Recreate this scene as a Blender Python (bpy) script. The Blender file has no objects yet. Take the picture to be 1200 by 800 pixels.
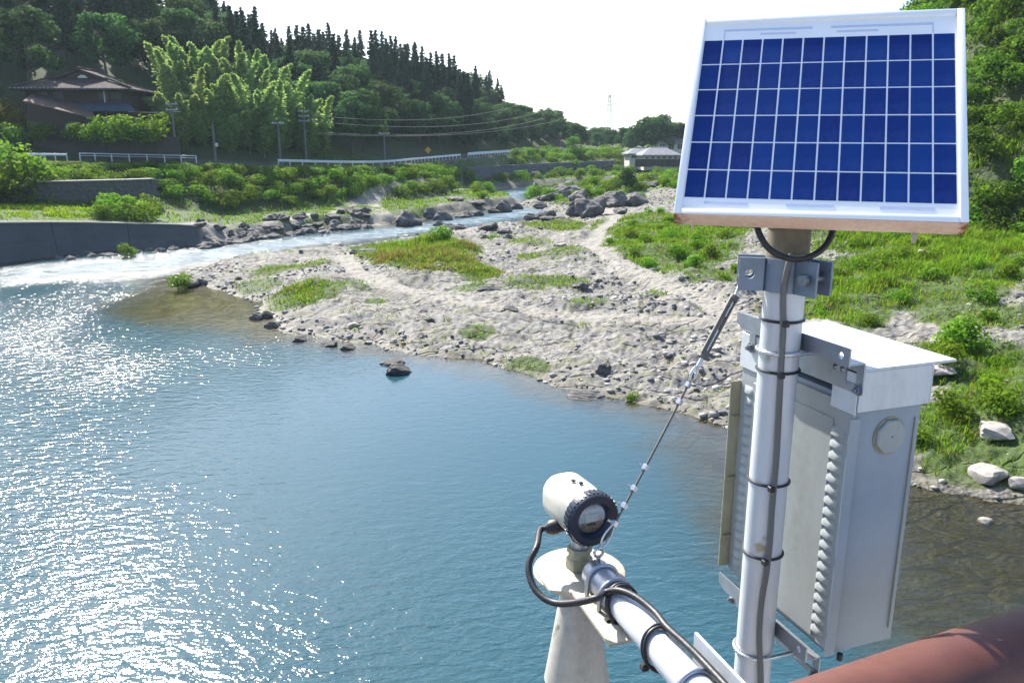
import bpy, bmesh, math, random
import numpy as np
from mathutils import Vector, Matrix

SC = bpy.context.scene
COL = SC.collection
rng = np.random.default_rng(11)
random.seed(11)
R = math.radians

# ------------------------------------------------------------------ camera, sky, sun, exposure
F_PX, PITCH, CAM_Z = 933.0, math.atan(235.0 / 933.0), 10.0
cam = bpy.data.cameras.new('camera')
cam.lens, cam.sensor_width, cam.clip_start, cam.clip_end = 36.0 * F_PX / 1200.0, 36.0, 0.05, 6000
cam_o = bpy.data.objects.new('camera', cam)
COL.objects.link(cam_o)
cam_o.location = (0, 0, CAM_Z)
cam_o.rotation_euler = (math.pi / 2 - PITCH, 0, 0)
SC.camera = cam_o

SUN_AZ, SUN_EL = R(-33), R(44)          # azimuth from +Y towards +X
SUN_DIR = Vector((math.sin(SUN_AZ) * math.cos(SUN_EL), math.cos(SUN_AZ) * math.cos(SUN_EL), math.sin(SUN_EL)))
world = bpy.data.worlds.new('World')
SC.world = world
world.use_nodes = True
wn = world.node_tree
sky = wn.nodes.new('ShaderNodeTexSky')
sky.sky_type = 'NISHITA'
sky.sun_disc = False
sky.sun_elevation, sky.sun_rotation = SUN_EL, SUN_AZ
sky.air_density, sky.dust_density, sky.ozone_density = 1.0, 1.8, 3.0
wn.links.new(sky.outputs[0], wn.nodes['Background'].inputs[0])
wn.nodes['Background'].inputs[1].default_value = 0.13
sun = bpy.data.lights.new('sun', 'SUN')
sun.energy, sun.angle, sun.color = 5.0, R(0.53), (1.0, 0.95, 0.86)
sun_o = bpy.data.objects.new('sun', sun)
COL.objects.link(sun_o)
sun_o.location = (0, 0, 60)
sun_o.rotation_euler = (-SUN_DIR).to_track_quat('-Z', 'Y').to_euler()

SC.view_settings.view_transform = 'Standard'
SC.view_settings.look = 'None'
SC.view_settings.gamma = 1.0
SC.view_settings.exposure = 1.25
SC.render.engine = 'CYCLES'
SC.cycles.use_denoising = True
SC.cycles.max_bounces = 8
SC.cycles.diffuse_bounces = 3
SC.cycles.glossy_bounces = 3
SC.cycles.transmission_bounces = 4
SC.cycles.transparent_max_bounces = 6
SC.cycles.volume_bounces = 1
SC.cycles.caustics_reflective = False
SC.cycles.caustics_refractive = False
SC.cycles.sample_clamp_indirect = 6.0

# ------------------------------------------------------------------ where a picture point lies on a level z
CP, SP = math.cos(PITCH), math.sin(PITCH)
def ray(px, py):
    x, y = (px - 600) / F_PX, (400 - py) / F_PX
    return Vector((x, CP + y * SP, -SP + y * CP))
def at(px, py, z=0.0):
    d = ray(px, py)
    t = (z - CAM_Z) / d.z
    return Vector((d.x * t, d.y * t, z))
def atY(px, py, Y):
    d = ray(px, py)
    return d * (Y / d.y) + Vector((0, 0, CAM_Z))

# ------------------------------------------------------------------ object helpers
def tag(o, label=None, cat=None, group=None, kind=None):
    if label: o['label'] = label
    if cat: o['category'] = cat
    if group: o['group'] = group
    if kind: o['kind'] = kind
    return o
def empty(name, loc=(0, 0, 0), rz=0.0, **kw):
    o = bpy.data.objects.new(name, None)
    o.empty_display_size = 0.05
    o.location = loc
    o.rotation_euler = (0, 0, rz)
    COL.objects.link(o)
    return tag(o, **kw)
def link(name, me, mat=None, parent=None, loc=None, rz=None, **kw):
    if mat is not None and len(me.materials) == 0:
        me.materials.append(mat)
    o = bpy.data.objects.new(name, me)
    COL.objects.link(o)
    if parent is not None: o.parent = parent
    if loc is not None: o.location = loc
    if rz is not None: o.rotation_euler = (0, 0, rz)
    return tag(o, **kw)
def mesh_np(name, v, faces, smooth=False, attrs=None):
    """v (N,3); faces (M,k) int array, or a list of such arrays"""
    if not isinstance(faces, (list, tuple)): faces = [faces]
    me = bpy.data.meshes.new(name)
    v = np.ascontiguousarray(v, dtype=np.float32)
    me.vertices.add(len(v))
    me.vertices.foreach_set('co', v.ravel())
    tot = np.concatenate([np.full(len(f), f.shape[1], np.int32) for f in faces])
    loops = np.concatenate([np.asarray(f, np.int32).ravel() for f in faces])
    start = np.concatenate([[0], np.cumsum(tot)[:-1]]).astype(np.int32)
    me.loops.add(len(loops))
    me.loops.foreach_set('vertex_index', loops)
    me.polygons.add(len(tot))
    me.polygons.foreach_set('loop_start', start)
    me.polygons.foreach_set('loop_total', tot)
    if smooth: me.polygons.foreach_set('use_smooth', np.ones(len(tot), bool))
    me.update(calc_edges=True)
    for n, (ty, arr) in (attrs or {}).items():
        a = me.attributes.new(n, ty, 'POINT')
        a.data.foreach_set('value' if ty == 'FLOAT' else 'color', np.ascontiguousarray(arr, dtype=np.float32).ravel())
    return me

class MB:
    """collects solid shapes of one part"""
    def __init__(s): s.v, s.f = [], []
    def add(s, v, f, M=None):
        n = len(s.v)
        s.v += [tuple(M @ Vector(p)) for p in v] if M is not None else [tuple(p) for p in v]
        s.f += [tuple(n + i for i in q) for q in f]
        return s
    def bm(s, bm, M=None):
        bm.verts.ensure_lookup_table()
        s.add([v.co.copy() for v in bm.verts], [[v.index for v in f.verts] for f in bm.faces], M)
        bm.free()
        return s
    def box(s, lo, hi, bev=0.0, M=None, seg=1):
        bm = bmesh.new()
        bmesh.ops.create_cube(bm, size=1.0)
        lo, hi = Vector(lo), Vector(hi)
        for v in bm.verts: v.co = Vector(((v.co.x + .5) * (hi.x - lo.x) + lo.x, (v.co.y + .5) * (hi.y - lo.y) + lo.y, (v.co.z + .5) * (hi.z - lo.z) + lo.z))
        if bev > 0: bmesh.ops.bevel(bm, geom=bm.edges[:], offset=bev, segments=seg, affect='EDGES', profile=.5)
        bm.verts.index_update()
        return s.bm(bm, M)
    def plate(s, outline, holes, t, M=None):
        """flat plate in XY (z 0..t) with round or polygonal holes"""
        bm = bmesh.new()
        loops = [outline] + holes
        edges = []
        for lp in loops:
            vs = [bm.verts.new((p[0], p[1], 0)) for p in lp]
            edges += [bm.edges.new((vs[i], vs[(i + 1) % len(vs)])) for i in range(len(vs))]
        bmesh.ops.triangle_fill(bm, edges=edges, use_beauty=True, use_dissolve=False)
        r = bmesh.ops.extrude_face_region(bm, geom=bm.faces[:])
        for g in r['geom']:
            if isinstance(g, bmesh.types.BMVert): g.co.z += t
        bmesh.ops.recalc_face_normals(bm, faces=bm.faces[:])
        bm.verts.index_update()
        return s.bm(bm, M)
    def tube(s, pts, r, n=12, caps=True, closed=False, M=None):
        pts = [Vector(p) for p in pts]
        k = len(pts)
        rr = r if isinstance(r, (list, tuple)) else [r] * k
        T = []
        for i in range(k):
            a, b = (pts[i - 1], pts[(i + 1) % k]) if closed else (pts[max(i - 1, 0)], pts[min(i + 1, k - 1)])
            T.append((b - a).normalized())
        u = T[0].orthogonal().normalized()
        v, f = [], []
        for i in range(k):
            u = (u - T[i] * u.dot(T[i])).normalized()
            w = T[i].cross(u)
            for j in range(n):
                q = 2 * math.pi * j / n
                v.append(pts[i] + (u * math.cos(q) + w * math.sin(q)) * rr[i])
        for i in range(k if closed else k - 1):
            i2 = (i + 1) % k
            for j in range(n):
                f.append((i * n + j, i * n + (j + 1) % n, i2 * n + (j + 1) % n, i2 * n + j))
        if caps and not closed:
            f.append(tuple(range(n - 1, -1, -1)))
            f.append(tuple((k - 1) * n + j for j in range(n)))
        return s.add(v, f, M)
    def lathe(s, prof, n=32, M=None, caps=True):
        v, f = [], []
        k = len(prof)
        for (r, z) in prof:
            for j in range(n):
                q = 2 * math.pi * j / n
                v.append((r * math.cos(q), r * math.sin(q), z))
        for i in range(k - 1):
            for j in range(n):
                f.append((i * n + j, i * n + (j + 1) % n, (i + 1) * n + (j + 1) % n, (i + 1) * n + j))
        if caps:
            f.append(tuple(range(n - 1, -1, -1)))
            f.append(tuple((k - 1) * n + j for j in range(n)))
        return s.add(v, f, M)
    def strip(s, pts2, t, z0, z1, M=None):
        """bent flat bar: plan polyline thickened by t and raised from z0 to z1"""
        p = [Vector(q) for q in pts2]
        nrm = []
        for i in range(len(p)):
            d = (p[min(i + 1, len(p) - 1)] - p[max(i - 1, 0)]).normalized()
            nrm.append(Vector((-d.y, d.x)))
        A = [q + m * t / 2 for q, m in zip(p, nrm)]
        B = [q - m * t / 2 for q, m in zip(p, nrm)]
        ring = A + B[::-1]
        n = len(ring)
        k = len(p)
        v = [(q.x, q.y, z0) for q in ring] + [(q.x, q.y, z1) for q in ring]
        f = [(i, (i + 1) % n, n + (i + 1) % n, n + i) for i in range(n)]
        for i in range(k - 1):
            a, b, c, d = i, i + 1, n - 2 - i, n - 1 - i
            f += [(d, c, b, a), (n + a, n + b, n + c, n + d)]
        return s.add(v, f, M)
    def mesh(s, name, smooth=35):
        me = bpy.data.meshes.new(name)
        me.from_pydata(s.v, [], s.f)
        me.update()
        bm = bmesh.new(); bm.from_mesh(me)
        bmesh.ops.recalc_face_normals(bm, faces=bm.faces[:])
        bm.to_mesh(me); bm.free()
        if smooth:
            me.polygons.foreach_set('use_smooth', np.ones(len(me.polygons), bool))
            me.set_sharp_from_angle(angle=R(smooth))
        return me
    def build(s, name, mat, parent=None, smooth=35, **kw):
        return link(name, s.mesh(name, smooth), mat, parent, **kw)

def TRS(loc=(0, 0, 0), rot=(0, 0, 0)):
    from mathutils import Euler
    return Matrix.Translation(Vector(loc)) @ Euler(rot, 'XYZ').to_matrix().to_4x4()
def basis(o, x, y, z):
    M = Matrix((Vector(x), Vector(y), Vector(z))).transposed().to_4x4()
    M.translation = Vector(o)
    return M
def circle(cx, cy, r, n=16):
    return [(cx + r * math.cos(2 * math.pi * i / n), cy + r * math.sin(2 * math.pi * i / n)) for i in range(n)]
def arc_pts(pts, n=8):
    """Catmull-Rom through points"""
    P = [Vector(p) for p in pts]
    P = [P[0] * 2 - P[1]] + P + [P[-1] * 2 - P[-2]]
    out = []
    for i in range(1, len(P) - 2):
        a, b, c, d = P[i - 1:i + 3]
        for k in range(n):
            t = k / n
            out.append(.5 * ((2 * b) + (c - a) * t + (2 * a - 5 * b + 4 * c - d) * t * t + (3 * b - a - 3 * c + d) * t ** 3))
    out.append(P[-2])
    return out

# ------------------------------------------------------------------ materials
class NT:
    def __init__(s, name):
        s.m = bpy.data.materials.new(name)
        s.m.use_nodes = True
        s.t = s.m.node_tree
        s.t.nodes.clear()
        s.out = s.t.nodes.new('ShaderNodeOutputMaterial')
    def n(s, ty, props=None, **inp):
        nd = s.t.nodes.new(ty)
        for k, v in (props or {}).items(): setattr(nd, k, v)
        for k, v in inp.items():
            s.set(nd.inputs[int(k[1:])] if k[0] == '_' and k[1:].isdigit() else nd.inputs[k.replace('_', ' ')], v)
        return nd
    def set(s, sock, v):
        if isinstance(v, bpy.types.NodeSocket): s.t.links.new(v, sock)
        elif isinstance(v, bpy.types.Node): s.t.links.new(v.outputs[0], sock)
        else: sock.default_value = (*v, 1.0) if isinstance(v, tuple) and len(v) == 3 and sock.type == 'RGBA' else v
    def obj(s): return s.n('ShaderNodeTexCoord').outputs['Object']
    def pos(s): return s.n('ShaderNodeNewGeometry').outputs['Position']
    def noise(s, vec, scale, detail=4, rough=.55, dist=0.0):
        return s.n('ShaderNodeTexNoise', Vector=vec, Scale=scale, Detail=detail, Roughness=rough, Distortion=dist).outputs[0]
    def ramp(s, fac, stops):
        nd = s.n('ShaderNodeValToRGB', Fac=fac)
        e = nd.color_ramp.elements
        while len(e) < len(stops): e.new(.5)
        for q, (p, c) in zip(e, stops):
            q.position = p
            q.color = (*c, 1) if isinstance(c, tuple) else (c, c, c, 1)
        return nd.outputs[0]
    def mix(s, fac, a, b, mode='MIX'):
        nd = s.n('ShaderNodeMix', {'data_type': 'RGBA', 'blend_type': mode})
        s.set(nd.inputs[0], fac); s.set(nd.inputs[6], a); s.set(nd.inputs[7], b)
        return nd.outputs[2]
    def math(s, op, a, b=0.0, c=None):
        nd = s.n('ShaderNodeMath', {'operation': op})
        s.set(nd.inputs[0], a); s.set(nd.inputs[1], b)
        if c is not None: s.set(nd.inputs[2], c)
        return nd.outputs[0]
    def attr(s, name): return s.n('ShaderNodeAttribute', {'attribute_name': name})
    def bump(s, h, strength=.3, dist=.02, normal=None):
        nd = s.n('ShaderNodeBump', Height=h, Strength=strength, Distance=dist)
        if normal is not None: s.set(nd.inputs['Normal'], normal)
        return nd.outputs[0]
    def princ(s, **k):
        nd = s.n('ShaderNodeBsdfPrincipled', **k)
        return nd
    def done(s, sh):
        s.t.links.new(sh if isinstance(sh, bpy.types.NodeSocket) else sh.outputs[0], s.out.inputs['Surface'])
        return s.m

def worn(name, base, dirt, rough=.4, metal=0.0, amt=.45, scale=9.0, stretch=(1, 1, .25), bump=.15, spots=None):
    """painted or galvanised surface with streaky grime"""
    t = NT(name)
    co = t.obj()
    mp = t.n('ShaderNodeMapping', Vector=co, Scale=stretch).outputs[0]
    n1 = t.noise(mp, scale, 6, .65)
    n2 = t.noise(co, scale * 7, 4, .6)
    m = t.ramp(n1, [(.5 - amt * .25, 0.0), (.78, 1.0)])
    m = t.math('MULTIPLY', m, t.ramp(n2, [(.3, .25), (.7, 1.0)]))
    c = t.mix(t.math('MULTIPLY', m, amt * 1.6), base, dirt)
    c = t.mix(.25, c, t.ramp(n2, [(.3, tuple(q * .8 for q in base)), (.7, tuple(min(1, q * 1.12) for q in base))]))
    if spots:
        sp = t.ramp(t.noise(co, scale * 3.1, 2, .5), [(.68, 0.0), (.74, 1.0)])
        c = t.mix(sp, c, spots)
    rg = t.math('ADD', t.math('MULTIPLY', n2, .25), rough - .1)
    return t.done(t.princ(Base_Color=c, Roughness=rg, Metallic=metal, Normal=t.bump(n2, bump, .002)))

def leafy(name, dark, light, trans=.4, var=.25, tip=None):
    t = NT(name)
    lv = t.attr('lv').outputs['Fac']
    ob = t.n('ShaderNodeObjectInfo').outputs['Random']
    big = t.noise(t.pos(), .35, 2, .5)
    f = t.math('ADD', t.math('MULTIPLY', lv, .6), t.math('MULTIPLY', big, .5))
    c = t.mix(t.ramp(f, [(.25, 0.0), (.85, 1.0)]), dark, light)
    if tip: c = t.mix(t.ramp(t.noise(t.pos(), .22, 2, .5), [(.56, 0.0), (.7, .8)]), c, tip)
    h = t.n('ShaderNodeHueSaturation', Hue=t.math('ADD', .5 - .02, t.math('MULTIPLY', ob, .04)), Value=t.math('ADD', 1 - var, t.math('MULTIPLY', ob, 2 * var)), Color=c).outputs[0]
    d = t.princ(Base_Color=h, Roughness=.75)
    d.inputs['Specular IOR Level'].default_value = .08
    tr = t.n('ShaderNodeBsdfTranslucent', Color=t.mix(.35, h, (1.0, .95, .25), 'MULTIPLY'))
    ms = t.n('ShaderNodeMixShader', Fac=trans)
    t.t.links.new(d.outputs[0], ms.inputs[1]); t.t.links.new(tr.outputs[0], ms.inputs[2])
    return t.done(ms)

# ------------------------------------------------------------------ numpy noise
def _h(ix, iy, s):
    n = (ix * 374761393 + iy * 668265263 + s * 974634777) & 0xffffffff
    n = ((n ^ (n >> 13)) * 1274126177) & 0xffffffff
    return ((n ^ (n >> 16)) & 0xffff) / 65535.0
def vnoise(x, y, s=0):
    ix, iy = np.floor(x).astype(np.int64), np.floor(y).astype(np.int64)
    fx, fy = x - ix, y - iy
    ux, uy = fx * fx * fx * (fx * (fx * 6 - 15) + 10), fy * fy * fy * (fy * (fy * 6 - 15) + 10)
    a, b, c, d = _h(ix, iy, s), _h(ix + 1, iy, s), _h(ix, iy + 1, s), _h(ix + 1, iy + 1, s)
    return (a + (b - a) * ux + (c - a) * uy + (a - b - c + d) * ux * uy) * 2 - 1
def fbm(x, y, f, o=4, s=0, g=.5):
    r, a = np.zeros_like(x), 1.0
    for i in range(o):
        r += a * vnoise(x * f + i * 17.3, y * f - i * 9.1, s + i); a *= g; f *= 2.03
    return r
def sstep(a, b, x):
    t = np.clip((x - a) / (b - a), 0, 1)
    return t * t * (3 - 2 * t)
# ------------------------------------------------------------------ plan of the valley (metres; water level z = 0)
def A2(lst, z=0.0): return np.array([at(px, py, z)[:2] for px, py in lst])
BAR = np.vstack([[[420, 330], [330, 250]], A2([(1120, 210), (900, 213), (772, 216), (700, 221), (650, 226), (618, 234), (606, 241), (650, 246), (640, 254), (600, 263),
       (560, 268), (520, 273), (450, 283), (400, 290), (330, 297), (270, 306), (230, 318), (207, 326), (245, 336), (290, 350), (312, 370),
       (330, 391), (380, 396), (430, 402), (470, 412), (500, 419), (560, 418), (600, 432), (650, 453), (690, 462), (740, 472), (800, 488),
       (860, 502), (960, 530), (1085, 570), (1200, 592)]), [[22, 17], [60, 8], [150, 0]]])
LEFT = np.vstack([[[-160, -10], [-100, 25], [-62, 50]], A2([(0, 308), (60, 300), (110, 295), (170, 291), (235, 287), (300, 277), (370, 270), (430, 265), (470, 263), (500, 257),
        (560, 247), (612, 239), (606, 234), (575, 230), (552, 226), (600, 220), (660, 216), (772, 210), (900, 207), (1120, 204)]), [[330, 290], [420, 380]]])
BARP = np.vstack([BAR, [[900, 0], [900, 330]]])
LEFTP = np.vstack([LEFT, [[420, 3000], [-3000, 3000], [-3000, -10]]])
def U(px): return (px - 600) / 945.0
ROAD3 = np.array([(U(p) * d, d, z) for p, d, z in [(-330, 80, 8.2), (-130, 90, 8.0), (0, 96, 7.75), (100, 99, 7.6), (250, 107, 7.1), (330, 114, 6.6), (440, 130, 6.0),
                  (500, 150, 6.2), (570, 185, 6.6), (660, 240, 7.0), (760, 275, 7.0), (1000, 330, 7.0)]])
ROAD = ROAD3[:, :2]
HILLP = np.vstack([ROAD, [[900, 3000], [-3000, 3000], [-3000, 60]]])
FOOT = np.array([[95, -5], [60, 22], [44, 40], [36, 54], [28, 74], [26, 100], [36, 140], [80, 190], [200, 230]], float)
SLOPEP = np.vstack([FOOT, [[900, 230], [900, -5]]])

def inpoly(x, y, P):
    ins = np.zeros(x.shape, bool)
    for i in range(len(P)):
        x1, y1 = P[i]; x2, y2 = P[(i + 1) % len(P)]
        if y1 == y2: continue
        c = ((y1 > y) != (y2 > y)) & (x < (x2 - x1) * (y - y1) / (y2 - y1) + x1)
        ins ^= c
    return ins
def dline(x, y, L, zs=None):
    best = np.full(x.shape, 1e9)
    zz = np.zeros(x.shape)
    for i in range(len(L) - 1):
        ax, ay = L[i]; bx, by = L[i + 1]
        dx, dy = bx - ax, by - ay
        t = np.clip(((x - ax) * dx + (y - ay) * dy) / (dx * dx + dy * dy), 0, 1)
        d = (x - ax - t * dx) ** 2 + (y - ay - t * dy) ** 2
        m = d < best
        best = np.where(m, d, best)
        if zs is not None: zz = np.where(m, zs[i] + (zs[i + 1] - zs[i]) * t, zz)
    return (np.sqrt(best), zz) if zs is not None else np.sqrt(best)

PATHS = [np.vstack([A2(q, 1.2)]) for q in ([(400, 300), (420, 318), (470, 335), (560, 352), (640, 362), (720, 368), (800, 374), (870, 376), (960, 385)],
         [(860, 374), (810, 350), (760, 325), (715, 306), (692, 293), (702, 275), (722, 260), (712, 246), (698, 236)])]
LPATH = A2([(215, 273), (250, 267), (330, 258), (400, 246), (445, 236), (500, 229), (545, 222)], 1.3)
RAMP = A2([(430, 243), (447, 255), (452, 266)], .8)
SH1, SH2 = at(255, 352), at(1170, 640)

# grass patches: (px, py, half width px, half depth px, density /m2, blade height, colour tone 0 green .. 1 straw)
PATCH = [(350, 337, 52, 9, 26, .42, .25), (300, 322, 30, 7, 5, .3, .4), (480, 292, 62, 12, 24, 1.0, .2), (500, 309, 50, 11, 20, .95, .75), (470, 303, 40, 10, 10, .8, .9), (445, 284, 40, 5, 8, .4, .35),
         (790, 290, 72, 26, 22, .75, .1), (830, 275, 60, 12, 20, 1.0, .1), (1050, 296, 105, 20, 26, 1.25, .1), (1130, 330, 95, 24, 22, 1.1, .1), (1010, 345, 60, 20, 18, .8, .1), (985, 375, 50, 18, 14, .6, .15), (1080, 365, 80, 16, 10, .5, .3),
         (1150, 392, 70, 12, 7, .4, .4), (1140, 432, 70, 22, 14, .65, .15), (1130, 490, 55, 28, 18, .6, .2), (1180, 475, 60, 30, 12, .6, .2), (1135, 522, 40, 12, 14, .4, .4), (1190, 520, 40, 18, 14, .4, .3),
         (615, 408, 30, 9, 24, .4, .2), (600, 415, 40, 9, 8, .2, .5), (757, 457, 26, 6, 16, .3, .3), (730, 440, 20, 6, 5, .2, .4), (655, 328, 40, 6, 8, .3, .4), (770, 346, 18, 7, 14, .35, .2), (615, 330, 30, 8, 5, .25, .6),
         (560, 318, 26, 9, 16, .6, .4), (560, 335, 30, 6, 5, .3, .4), (430, 330, 30, 7, 5, .25, .4), (440, 345, 12, 4, 18, .35, .2), (510, 395, 14, 4, 16, .3, .3), (560, 378, 25, 5, 6, .2, .3), (380, 308, 40, 6, 6, .3, .35), (330, 308, 40, 6, 7, .3, .4),
         (405, 379, 20, 4, 6, .2, .3), (690, 358, 26, 5, 6, .25, .4), (840, 330, 40, 9, 8, .35, .4), (720, 270, 30, 10, 10, .4, .35), (650, 262, 40, 6, 10, .4, .3), (620, 285, 30, 8, 5, .3, .6), (660, 300, 30, 8, 5, .25, .5), (755, 270, 40, 14, 12, .5, .2),
         (690, 232, 50, 5, 10, .6, .2), (620, 301, 14, 4, 12, .35, .3), (545, 296, 18, 8, 16, .7, .85), (1100, 310, 50, 8, 16, 1.0, .2)]
LAWN = [(465, 238, 46, 9, 22, .3, .15), (360, 257, 70, 5, 18, .3, .2), (310, 263, 40, 4, 18, .3, .2), (400, 246, 50, 5, 16, .4, .1), (440, 228, 50, 4, 8, .3, .3), (400, 232, 60, 5, 5, .5, .2), (640, 221, 60, 3, 3, .5, .15)]
RICE = (42, 241, 52, 6, 30, .55, .12)
def ellipse_of(p, z):
    c = at(p[0], p[1], z)
    rx = p[2] * c.length / F_PX * 1.0 if False else p[2] * (c - Vector((0, 0, CAM_Z))).length / F_PX
    ry = (at(p[0], p[1] - p[3], z) - at(p[0], p[1] + p[3], z)).length / 2
    d = Vector((c.x, c.y)).normalized()
    return c, rx, ry, d
def inpatch(x, y, p, z=1.1):
    c, rx, ry, d = ellipse_of(p, z)
    r = (x - c.x) * d.x + (y - c.y) * d.y
    s = (x - c.x) * d.y - (y - c.y) * d.x
    return np.sqrt((r / ry) ** 2 + (s / rx) ** 2)

def valley(x, y):
    """height and cover of the ground: z, grass, path, soil, depth"""
    x, y = np.asarray(x, float), np.asarray(y, float)
    u = x / np.maximum(y, 1.0)
    wob = .55 * fbm(x, y, .45, 3, 3)
    dr = dline(x, y, BAR) * np.where(inpoly(x, y, BARP), 1, -1) + wob
    dl = dline(x, y, LEFT) * np.where(inpoly(x, y, LEFTP), 1, -1)
    u_wall = u < -.388
    dl = dl + np.where(u_wall, 0, wob)
    # bed
    sh = np.minimum(np.hypot(x - SH1.x, y - SH1.y) / 10.0, np.hypot(x - SH2.x, y - SH2.y) / 11.0)
    slope = .05 + .3 * sstep(.5, 1.3, sh)
    dep = np.minimum(np.minimum(-dr * slope, -dl * .35), 2.6)
    dep = np.maximum(dep, .02) - .12 * np.clip(fbm(x, y, .9, 3, 8), -.5, 1) * sstep(0, 1.5, -dr)
    z = -np.maximum(dep, .015)
    # gravel bar: low ledges of bare rock
    rk = fbm(x, y, .16, 4, 21)
    rd = 1 - np.abs(fbm(x * .8 + y * .5, y * 1.7 - x * .35, .5, 4, 31))
    lq = (rk * 1.6 + .22 * rd + .12 * fbm(x, y, .9, 3, 47)) * 3.2
    led = (np.floor(lq) + sstep(.72, 1.0, lq - np.floor(lq))) / 3.2
    pd = np.minimum(dline(x, y, PATHS[0]), dline(x, y, PATHS[1]))
    smooth_p = sstep(.5, 1.6, pd)
    dp = np.maximum(dr, 0)
    zb = .95 * (1 - np.exp(-dp / 3.5)) + .02 * dp + sstep(.4, 3.0, dp) * smooth_p * (.16 * rk + .17 * led + .07 * (rd - .6) + .04 * fbm(x, y, 1.3, 4, 41) + .02 * fbm(x, y, 4.0, 3, 43))
    zb += sstep(2, 9, dp) * .045 * np.maximum(x - 8, 0) + sstep(0, .7, dp) * .08 * fbm(x, y, 3.0, 3, 44)
    z = np.where(dr > 0, zb, z)
    # left bank: river wall or riprap, terraces, road, forest hill
    db, zr = dline(x, y, ROAD, ROAD3[:, 2])
    zt = np.interp(u, [-1.2, -.643, -.41, -.388, -.36, -.2, 0], [3.7, 3.3, 2.0, 1.9, 1.15, 1.25, 1.2])
    w = np.where(u_wall, .9, 2.6)
    f = np.clip((dl - w), 0, None)
    f = f / (f + db + 1e-6)
    pa = np.interp(f, [0, .12, .2, .5, .525, .64, .72, 1], [0, .02, .1, .1, .5, .52, .62, 1])
    pb = np.interp(f, [0, .42, .54, .74, .78, .92, 1], [0, .04, .2, .62, .64, .97, 1])
    pf = np.interp(f, [0, .3, .5, .56, 1], [0, .03, .12, .55, 1])
    kb = sstep(-.52, -.45, u); kf = sstep(-.12, -.04, u)
    prof = (pa * (1 - kb) + pb * kb) * (1 - kf) + pf * kf
    lump = fbm(x, y, .22, 4, 51)
    zl = np.where(dl < w, zt * sstep(0, 1, np.clip(dl / w, 0, 1)), zt + (zr - zt) * prof + .35 * lump * sstep(.3, .6, f) * sstep(1, 0, f) * (kb))
    hill = inpoly(x, y, HILLP)
    P = np.interp(u, [-.9, -.5, -.36, -.315, -.27, -.17, -.083, 0.0, .05, .066, .1], [62, 58, 44, 22, 20, 24, 24, 19, 10, 3, .5])
    b = np.maximum(db - 5.0, 0)
    zh = zr + P * (1 - np.exp(-b * .62 / np.maximum(P, .3))) + .8 * fbm(x, y, .05, 3, 61) * sstep(5, 40, b) * np.minimum(P / 10, 1)
    far = sstep(300, 420, y) * (1.5 + 4.0 * np.clip(vnoise(x * .011 + 4, y * .006, 71) + .4, 0, 2)) * sstep(.045, .09, u) + sstep(420, 900, y) * 6
    zl = np.where(hill, zh + far, zl)
    z = np.where((dl > 0) & (dr <= 0), zl, z)
    # steep slope on the right bank
    sl = inpoly(x, y, SLOPEP)
    c = dline(x, y, FOOT)
    z = np.where(sl, z + 46 * (1 - np.exp(-c * 1.15 / 46)) + .9 * fbm(x, y, .12, 3, 81) * sstep(0, 8, c), z)
    z = np.where((dr > 0) & ~sl, z + .9 * np.exp(-c / 7.0), z)
    # cover
    gr = np.zeros_like(x)
    for p in PATCH: gr = np.maximum(gr, sstep(1.25, .7, inpatch(x, y, p)) * min(1, .25 + p[4] / 20))
    gr = np.where(dr > 0, gr * smooth_p, 0)
    for p in LAWN: gr = np.maximum(gr, sstep(1.2, .8, inpatch(x, y, p, 1.3)))
    gr = np.maximum(gr, sstep(1.15, .9, inpatch(x, y, RICE, 3.75)))
    left = (dl > 0) & (dr <= 0)
    lp = dline(x, y, LPATH)
    gr = np.where(left & ~hill & (dl > w + 1.0), np.maximum(gr, .75 * sstep(1.1, 1.9, lp)), gr)
    gr = np.where(left & hill, np.maximum(gr, .6 * sstep(4.5, 6.5, db)), gr)
    gr = np.where(sl, .8, gr)
    path = np.where(dr > 0, 1 - sstep(.45, 1.15, pd), 0)
    path = np.where(left & ~hill, np.maximum(1 - sstep(1.0, 1.5, lp), 1 - sstep(1.2, 1.5, dline(x, y, RAMP))), path)
    lawn = np.zeros_like(x)
    for p in LAWN + [(300, 268, 60, 4, 0, 0, 0)]: lawn = np.maximum(lawn, sstep(1.4, .9, inpatch(x, y, p, 1.3)))
    soil = np.where(left & (dl > w + 1), sstep(.42, .58, f) * (1 - kf * .7), 0) + np.where(left & (dl < w + .6) & (path < .3), .9, 0) + np.where(sl, 1.0, 0)
    dd = np.maximum(-z, 0)
    soil = np.where(sl, soil, soil * (1 - lawn))
    return z, gr, path, np.clip(soil, 0, 1), dd, dr, dl, db, hill, sl, c, f
def ground_z(x, y): return valley(np.atleast_1d(x), np.atleast_1d(y))[0]

# ------------------------------------------------------------------ ground sheet
def fan(az_edges, radii):
    a, r = np.meshgrid(az_edges, radii)
    x, y = r * np.sin(a), r * np.cos(a)
    n, m = a.shape
    i = np.arange(n * m).reshape(n, m)
    q = np.stack([i[:-1, :-1], i[:-1, 1:], i[1:, 1:], i[1:, :-1]], -1).reshape(-1, 4)
    return x.ravel(), y.ravel(), q
az = np.concatenate([np.linspace(R(-88), R(-37), 70)[:-1], np.linspace(R(-37), R(37), 820), np.linspace(R(37), R(88), 70)[1:]])
rad = np.concatenate([np.geomspace(3, 17, 40)[:-1], np.geomspace(17, 130, 420)[:-1], np.geomspace(130, 420, 130)[:-1], np.geomspace(420, 5000, 40)])
gx, gy, gq = fan(az, rad)
V = valley(gx, gy)
wet = np.where(V[0] < -.04, 1.0, .55 * sstep(.3, .0, V[0]))
zone = np.stack([V[1], V[2], V[3], wet], -1)
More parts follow.
